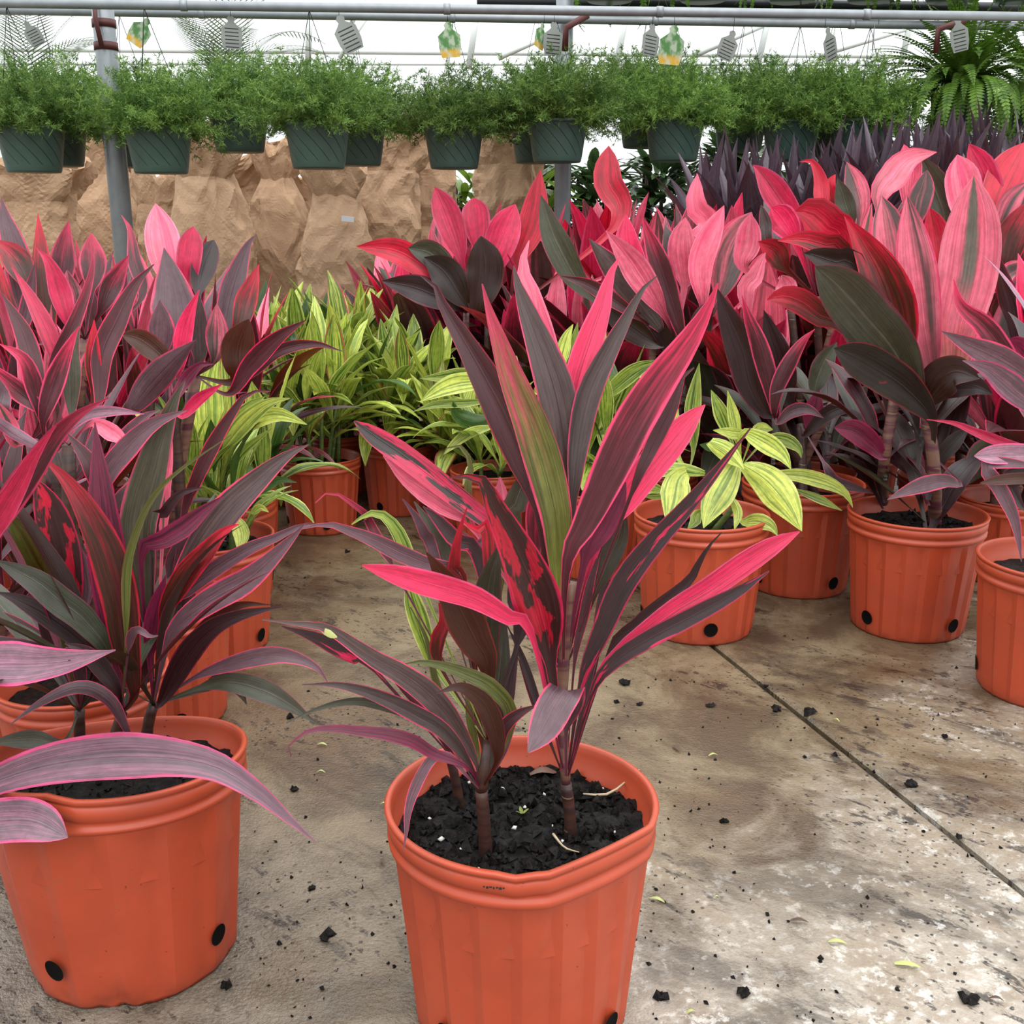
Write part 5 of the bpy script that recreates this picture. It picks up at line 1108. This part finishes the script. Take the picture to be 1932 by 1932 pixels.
# broad ferns
def frond(L, bend, seed, mat='fern', pw=.04, lw=.42):
    rnd = random.Random(seed); v, f = [], []; p = Vector((0, 0, 0)); a = .25; n = 30; P = []
    for i in range(n+1): P.append(p.copy()); a = .2+bend*(i/n)**1.3; p = p+Vector((math.sin(a), 0, math.cos(a)))*L/n
    tv, tf = tube_data(P, .0015, 3); v += tv; f += tf
    for i in range(2, n):
        T = (P[i+1]-P[i]).normalized(); w = pw*math.sin(math.pi*min(1, (i+1.5)/n*.93+.06))**.7
        for s in (-1, 1):
            d = (Vector((0, s, 0))+T*(.3 if mat == 'fern' else .9)+Vector((0, 0, -.15))).normalized(); b = P[i]; o = len(v); h = T*(L/n*lw)
            v += [b-h*.8, b+h*.8, b+d*w*.6+h, b+d*w, b+d*w*.6-h]; f.append((o, o+1, o+2, o+3, o+4))
    return mesh('frond', v, f, M[mat], False)
FR = [frond(.42, b, i, 'fern', .03) for i, b in enumerate((.5, 1.0, 1.6, 2.2, 2.7))]
def fern(px, py, Y, label, n, seed, k=1.0, group=None, hz=.5, down=0.0):
    c = at(px, py, Y); e = empty('hanging_fern', (c.x, Y, c.z-BH)); tag(e, label, 'hanging fern', group); rnd = random.Random(seed)
    ob('basket_pot', BASK, e); ob('soil', BSOIL, e, (0, 0, BH*.85))
    BASKETS.append(e)
    for i in range(n):
        t = i/n; o = ob('frond', FR[min(4, int(t*4+rnd.random()*1.5))], e, (rnd.uniform(-.05, .05), rnd.uniform(-.05, .05), BH*.85), (rnd.uniform(-.2, .2), rnd.uniform(-.1, .3)+1.0*t+down, i*2.4), k*rnd.uniform(.6, 1.15)); FRONDS.append((o, e))
    if py > 0: hang_wires(e, c.x, Y)
    else:
        for q in range(3):
            a = q*2.094; tube('hanger_wire', [(BR*.97*math.cos(a), BR*.97*math.sin(a), BH), (0, 0, BH+hz)], .0013, M['wire'], e, 4)
FRONDS = []
fern(1812, 168, 4.86, 'large sword fern with bright green fronds hanging over the purple spiky plants', 170, 5, 1.08, down=.0)
fern(1962, 165, 4.88, 'sword fern hanging beside the large bright fern over the purple spiky plants', 130, 6, 1.08, down=.0)
for i, px in enumerate((1152, 1330, 1500, 1650, 1800, 1930)):
    fern(px, -78, 4.84+.02*(i % 2), 'sword fern of the upper tier with fronds trailing down past the dark pipe', 44, 60+i, .82, 'upper tier hanging ferns', .4, .25)

# ------------------------------------------------------------------ plant tags
def tag_geo():
    o = [(-.5, -.9), (.5, -.9), (.62, -.4), (.62, .25), (.3, .5), (.18, .62), (.24, .8), (.1, .95), (-.1, .95), (-.24, .8), (-.18, .62), (-.3, .5), (-.62, .25), (-.62, -.4)]
    n = len(o); v = [(x, -.008, y) for x, y in o]+[(x, .008, y) for x, y in o]; uv = [((x+.62)/1.24, (y+.9)/1.85) for x, y in o]*2
    f = [tuple(range(n)), tuple(range(2*n-1, n-1, -1))]+[(i, n+i, n+(i+1) % n, (i+1) % n) for i in range(n)]
    return mesh('tag_card', v, f, M['tagg'], False, uv)
TAGM = tag_geo()
for i, (px, py, h, rot, turn, mt, lb) in enumerate(((265, 60, 50, .6, .3, 'tagg', 'green and yellow printed plant tag hanging near the steel post'), (848, 76, 58, -.1, .1, 'tagg', 'green and yellow printed plant tag with rounded sides hanging alone against the sky'), (1267, 86, 64, .12, -.2, 'tagg', 'green printed plant tag with a yellow picture beside a grey tag'), (1020, 68, 44, .3, .9, 'tagg', 'half-turned green plant tag next to the half-hidden post'),
    (1228, 76, 52, .1, .5, 'tagw', 'grey text-side plant tag hanging beside the green printed tag'), (1374, 86, 50, .35, .2, 'tagw', 'broad grey text-side plant tag tilted over the basket foliage'), (1566, 84, 56, -.4, .7, 'tagw', 'slanting grey-green plant tag in the foliage over the purple spikes'), (1648, 72, 48, .3, 1.2, 'tagw', 'thin edge-on plant tag beside the broad fern'), (1810, 66, 56, -.25, .3, 'tagw', 'pale text-side plant tag hanging in the broad fern'), (655, 64, 62, -.45, .3, 'tagw', 'pale text-side plant tag above the light grey-green basket'), (437, 62, 54, 0, .5, 'tagw', 'pale grey plant tag among the palm fronds'), (1044, 74, 54, .05, .3, 'tagw', 'white text-side plant tag in front of the half-hidden post'), (62, 64, 42, -.5, .6, 'tagw', 'grey plant tag over the basket above the wide crumpled bag'))):
    Y = 4.2+.25*(px > 700); c = at(px, py, Y); k = h/F*Y/1.85
    e = empty('plant_tag', c); tag(e, lb, 'tag'); ob('tag_card', TAGM, e, rot=(0, rot, turn), scale=(k, k, k), mat=M[mt])
    up = Matrix.Rotation(rot, 3, 'Y') @ Vector((0, 0, k*.9)); tube('string', [up, up+Vector((0, 0, max(.02, on(px, 24, Y).z-c.z-up.z)))], .0012, M['wire'], e, 4)
    
# ------------------------------------------------------------------ background plants
def shrub(px, base_z, top, Y, wpx, mat, label, seed, ll=.16, lw=.05, n=260, group=None):
    rnd = random.Random(seed); c = at(px, 300, Y); zt = at(px, top, Y).z; R = wpx/F*Y/2; V, Fc, UV = [], [], []
    e = empty('leafy_shrub', (c.x, Y, 0)); tag(e, label, 'shrub', group)
    for i in range(5):
        a = rnd.random()*6; tube('stem', [(0, 0, 0), (R*.4*math.cos(a), R*.4*math.sin(a), base_z), (R*.5*math.cos(a), R*.5*math.sin(a), zt-.1)], .012, M['cane'], e, 6, 5)
    for i in range(n):
        a = rnd.random()*6.283; r = R*math.sqrt(rnd.random()); z = base_z+(zt-base_z-.06)*rnd.random()**.8; r *= math.sqrt(max(.15, 1-((z-base_z)/(zt-base_z))**3))
        p = Vector((r*math.cos(a), r*math.sin(a), z)); az = a+rnd.uniform(-1, 1); up = rnd.uniform(-.2, 1.0); L = ll*rnd.uniform(.6, 1.1); P = []
        d = Vector((math.cos(az)*math.cos(up), math.sin(az)*math.cos(up), math.sin(up)))
        for k in range(6): P.append(p.copy()); p = p+d*L/5; d = (d+Vector((0, 0, -.16))).normalized()
        side = [(P[1]-P[0]).cross(Vector((0, 0, 1))).normalized()]*6; v, f, uv = leaf_geo(P, [max(.001, lw/2*prof(k/5, .45, .3)) for k in range(6)], side, .3, 1)
        o = len(V); V += v; UV += uv; Fc += [tuple(q+o for q in t_) for t_ in f]
    ob('foliage', mesh('foliage', V, Fc, M[mat], True, UV), e, kind='stuff')
for i, (px, tp, Y, w) in enumerate(((1010, 300, 6.6, 170), (1130, 292, 6.3, 190), (1250, 275, 6.7, 200), (1380, 262, 6.3, 220), (1500, 240, 6.9, 240), (1640, 230, 6.4, 240), (1800, 220, 7.0, 260), (1930, 210, 6.4, 240))):
    shrub(px, .25, tp, Y, w*.66, 'bush', 'dark green leafy shrub beyond the red cordylines and baskets', i+1, group='dark shrubs at the far side', n=420, ll=.2, lw=.06)
shrub(888, .3, 312, 6.75, 130, 'bushl', 'bright yellow-green leafy plant in the gap between two smooth paper bags', 21, .26, .05, 150)
shrub(1018, .3, 322, 5.86, 90, 'bushl', 'yellow-green leafy plant beside the smooth paper bag and the half-hidden post', 22, .24, .05, 120)
PF = [frond(.85, b, 90+i, 'palm', .24, .16) for i, b in enumerate((.8, 1.2, 1.6))]
for px, py, Y, n, sd_ in ((425, 170, 6.6, 9, 3), (60, 190, 6.8, 7, 4)):
    c = at(px, py, Y); e = empty('palm', (c.x, Y, 0)); tag(e, 'palm with feathered fronds '+('showing between the steel post and the rail' if px > 300 else 'mostly hidden by the corner basket'), 'palm'); rnd = random.Random(sd_)
    tube('trunk', [(0, 0, 0), (.02, 0, c.z*.5), (0, 0, c.z)], .045, M['cane'], e, 10, 8)
    for i in range(n): ob('frond', PF[i % 3], e, (0, 0, c.z), (0, rnd.uniform(-.1, .5), i*2.4+.4), rnd.uniform(.75, 1.05))

# ------------------------------------------------------------------ litter on the floor
def on_floor(px, py): return at_z(px, py, 0)
for i, (px, py, r) in enumerate(((1178, 1291, .012), (1160, 1325, .008), (1342, 1332, .008), (1467, 1340, .012), (1530, 1345, .013), (1447, 1296, .007), (1717, 1481, .011), (1366, 1553, .008), (1400, 1875, .011), (1250, 1885, .009), (1520, 1430, .005), (1830, 1890, .012), (1782, 1390, .007), (620, 1770, .009), (590, 1680, .007), (555, 1490, .009), (545, 1355, .008), (1205, 1330, .006), (1575, 1425, .006), (1810, 1580, .007), (655, 1042, .01), (430, 1860, .008))):
    p = on_floor(px, py); parts = [clod_data((random.uniform(-r, r)*.5, random.uniform(-r, r)*.5, r*.45), r*random.uniform(.5, .8), i*9+k) for k in range(4)]
    v, f = join(parts); tag(ob('soil_crumb', mesh('soil_crumb', v, f, M['soil'], False), None, p, scale=(1, 1, .7)), 'small black crumb of potting soil lying on the concrete', 'soil crumb', 'soil crumbs on the concrete')
rnd = random.Random(55); parts = []
FOOT = POTS+[(cp.loc, PR), (lp.loc, PR)]+[(o.location, .018) for o in C.objects if o.name.startswith(('soil_crumb', 'leaf_scrap'))]
for i in range(900):
    px, py = rnd.uniform(480, 1930), rnd.uniform(1020, 1930); p = on_floor(px, py)
    if noise.noise(p*3.2) < -.05 and rnd.random() < .8: continue
    if any((p-c_).xy.length < r_+.004 for c_, r_ in FOOT): continue
    parts.append(clod_data((p.x, p.y, .001), rnd.choice((.001, .0014, .002, .003)), rnd.random()))
v, f = join(parts); tag(ob('soil_crumbs', mesh('soil_crumbs', v, f, M['soil'], False)), 'fine dark soil specks strewn over the damp concrete', 'soil', kind='stuff')
M['scrapg'] = NT('pale_leaf_scrap').bsdf(rgb(206, 214, 130), .5, trans=.2); M['scrapb'] = NT('dry_leaf_scrap').bsdf(rgb(110, 84, 62), .7)
SC = [(1240, 1702, 30, 'scrapg', .5), (1352, 1698, 12, 'scrapg', 0), (1712, 1825, 48, 'scrapg', .25), (1580, 1782, 34, 'scrapg', .2), (1303, 1915, 22, 'scrapg', -.3), (1508, 1742, 34, 'scrapb', .2), (1276, 1415, 26, 'scrapb', 1.2), (1345, 1428, 18, 'scrapg', -.2), (608, 1408, 20, 'scrapg', .2), (606, 1460, 16, 'scrapg', .1), (724, 1521, 14, 'scrapg', 0), (1880, 1890, 26, 'scrapb', .4), (722, 1630, 22, 'scrapb', 1.2), (545, 1545, 22, 'scrapb', .8), (1578, 1362, 14, 'scrapg', .9)]
for i, (px, py, L, mt, a) in enumerate(SC):
    p = on_floor(px, py); l = L/F*(p.y*CP+H*SP); P = [Vector((-l/2+l*k/5, 0, .003+.004*math.sin(k*.63))) for k in range(6)]
    v, f, uv = leaf_geo(P, [max(.0005, l*.16*prof(k/5, .45, .4)) for k in range(6)], [Vector((0, 1, 0))]*6, .3, 1)
    tag(ob('leaf_scrap', mesh('leaf_scrap', v, f, M[mt], True, uv), None, p, (0, 0, -a)), 'pale yellow-green leaf scrap lying on the concrete' if mt == 'scrapg' else 'dry brown curled leaf scrap lying on the concrete', 'leaf scrap', 'pale leaf scraps on the concrete' if mt == 'scrapg' else 'dry leaf scraps on the concrete')
P = [at(606+k*6, 1189+k*2.6, CY+DA-.093) for k in range(6)]
v, f, uv = leaf_geo(P, [max(.0006, .0036*prof(k/5, .5, .5)) for k in range(6)], [Vector((0, .3, 1)).normalized()]*6, .3, 1)
tag(ob('leaf_scrap', mesh('leaf_scrap', v, f, M['scrapg'], True, uv)), 'yellow-green leaf scrap lying on a drooping burgundy leaf of the lone plant', 'leaf scrap')
bpy.context.view_layer.update()
# ------------------------------------------------------------------ settle the crowd: nothing soft runs through something solid, leaves of neighbours pass beside each other
def cyl(e, r, z0, z1): return (np.array(e.matrix_world.translation), r, z0, z1)
CYL = [cyl(e, BR+.004, 0, BH+.002) for e in BASKETS]+[cyl(po, .0, 0, 3), cyl(po2, .0, 0, 3)]
CYL[-2] = (np.array(pb), .042, 0, 3); CYL[-1] = (np.array(pb2), .038, 0, 3)
for o, e in FOL:
    me = o.data; n = len(me.vertices); co = np.empty(n*3); me.vertices.foreach_get('co', co); co = co.reshape(-1, 3)
    Mw = np.array(o.matrix_world); w = co @ Mw[:3, :3].T+Mw[:3, 3]; bad = np.zeros(n, bool); own = np.array(e.matrix_world.translation)
    for c_, r, z0, z1 in CYL:
        if np.allclose(c_, own): continue
        bad |= (np.hypot(w[:, 0]-c_[0], w[:, 1]-c_[1]) < r+.006) & (w[:, 2] > c_[2]+z0-.01) & (w[:, 2] < c_[2]+z1+.01)
    kill = bad.reshape(-1, 3).any(axis=1)
    if kill.any():
        keep = np.repeat(~kill, 3); m = int(keep.sum()); nm = mesh('foliage', co[keep].tolist(), [(q, q+1, q+2) for q in range(0, m, 3)], M['needle'], False); o.data = nm
def root_of(o):
    while o.parent: o = o.parent
    return o
LOC = {}
def local(me):
    if me.name not in LOC:
        co = np.empty(len(me.vertices)*3); me.vertices.foreach_get('co', co); LOC[me.name] = (co.reshape(-1, 3), [tuple(p.vertices) for p in me.polygons])
    return LOC[me.name]
def solid(me, Mw):
    co, f = local(me); A_ = np.array(Mw); w = co @ A_[:3, :3].T+A_[:3, 3]
    return w.min(axis=0), w.max(axis=0), w, f
class Crowd:
    def __init__(s, objs):
        s.o = objs; s.r = np.array([hash(root_of(o).name) for o in objs]); s.b = [None]*len(objs); s.lo = np.empty((len(objs), 3)); s.hi = np.empty((len(objs), 3)); s.g = [None]*len(objs)
        for i, o in enumerate(objs): s.put(i, o.matrix_world)
        s.hard = np.array([o.name.split('.')[0] not in ('leaf', 'frond') for o in objs])
    def put(s, i, Mw): s.lo[i], s.hi[i], w, f = solid(s.o[i].data, Mw); s.g[i] = (w, f); s.b[i] = None
    def tree(s, i):
        if s.b[i] is None: s.b[i] = BVHTree.FromPolygons(s.g[i][0].tolist(), s.g[i][1])
        return s.b[i]
    def hits(s, i, Mw):
        lo, hi, w, f = solid(s.o[i].data, Mw)
        near = np.nonzero((s.r != s.r[i]) & (s.lo <= hi).all(axis=1) & (s.hi >= lo).all(axis=1))[0]
        if not len(near): return 0
        t = BVHTree.FromPolygons(w.tolist(), f); k = 0
        for j in near:
            if t.overlap(s.tree(j)): k += 20 if s.hard[j] else 1
        return k
def settle(movable, around, turns, scales, sweeps):
    cr = Crowd(around); idx = {o.name: i for i, o in enumerate(around)}
    for sw in range(sweeps):
        for o in movable:
            i = idx[o.name]; P_ = o.parent.matrix_world; L, R_, S_ = o.location.copy(), o.rotation_euler.to_matrix(), o.scale.copy(); best = None
            for sc in scales:
                for da in turns:
                    R2 = Matrix.Rotation(da, 3, 'Z') @ R_; Mw = P_ @ Matrix.LocRotScale(L, R2.to_quaternion(), S_*sc); h = cr.hits(i, Mw)
                    if best is None or h < best[0]: best = (h, R2, sc, Mw)
                    if h == 0: break
                if best[0] == 0: break
            if best[1] is not R_:
                o.rotation_euler = best[1].to_euler(); o.scale = S_*best[2]; cr.put(i, best[3])
crowd = [o for o in C.objects if o.type == 'MESH' and o.name.split('.')[0] in ('leaf', 'stem', 'pot', 'rim', 'soil', 'slat', 'crossbar', 'leg', 'basket_pot') and root_of(o).name.split('.')[0] in ('potted_cordyline', 'spiky_potted_plant', 'plant_bench', 'hanging_basket', 'hanging_fern')]
TURN = (0, .18, -.18, .36, -.36, .6, -.6, .9, -.9, 1.3, -1.3)
settle(PLIANT, crowd, TURN, (1, .86), 2)
near_rail = [o for o in C.objects if o.type == 'MESH' and o.name.split('.')[0] in ('frond', 'rail_pipe', 'coupling', 'rail_bracket', 'basket_pot', 'soil', 'tag_card', 'support_post') and root_of(o).name.split('.')[0] not in ('palm', 'potted_cordyline', 'spiky_potted_plant')]
settle([o for o, e in FRONDS], near_rail, TURN+(1.9, -1.9, 2.6), (1, .8), 1)
bpy.context.view_layer.update()
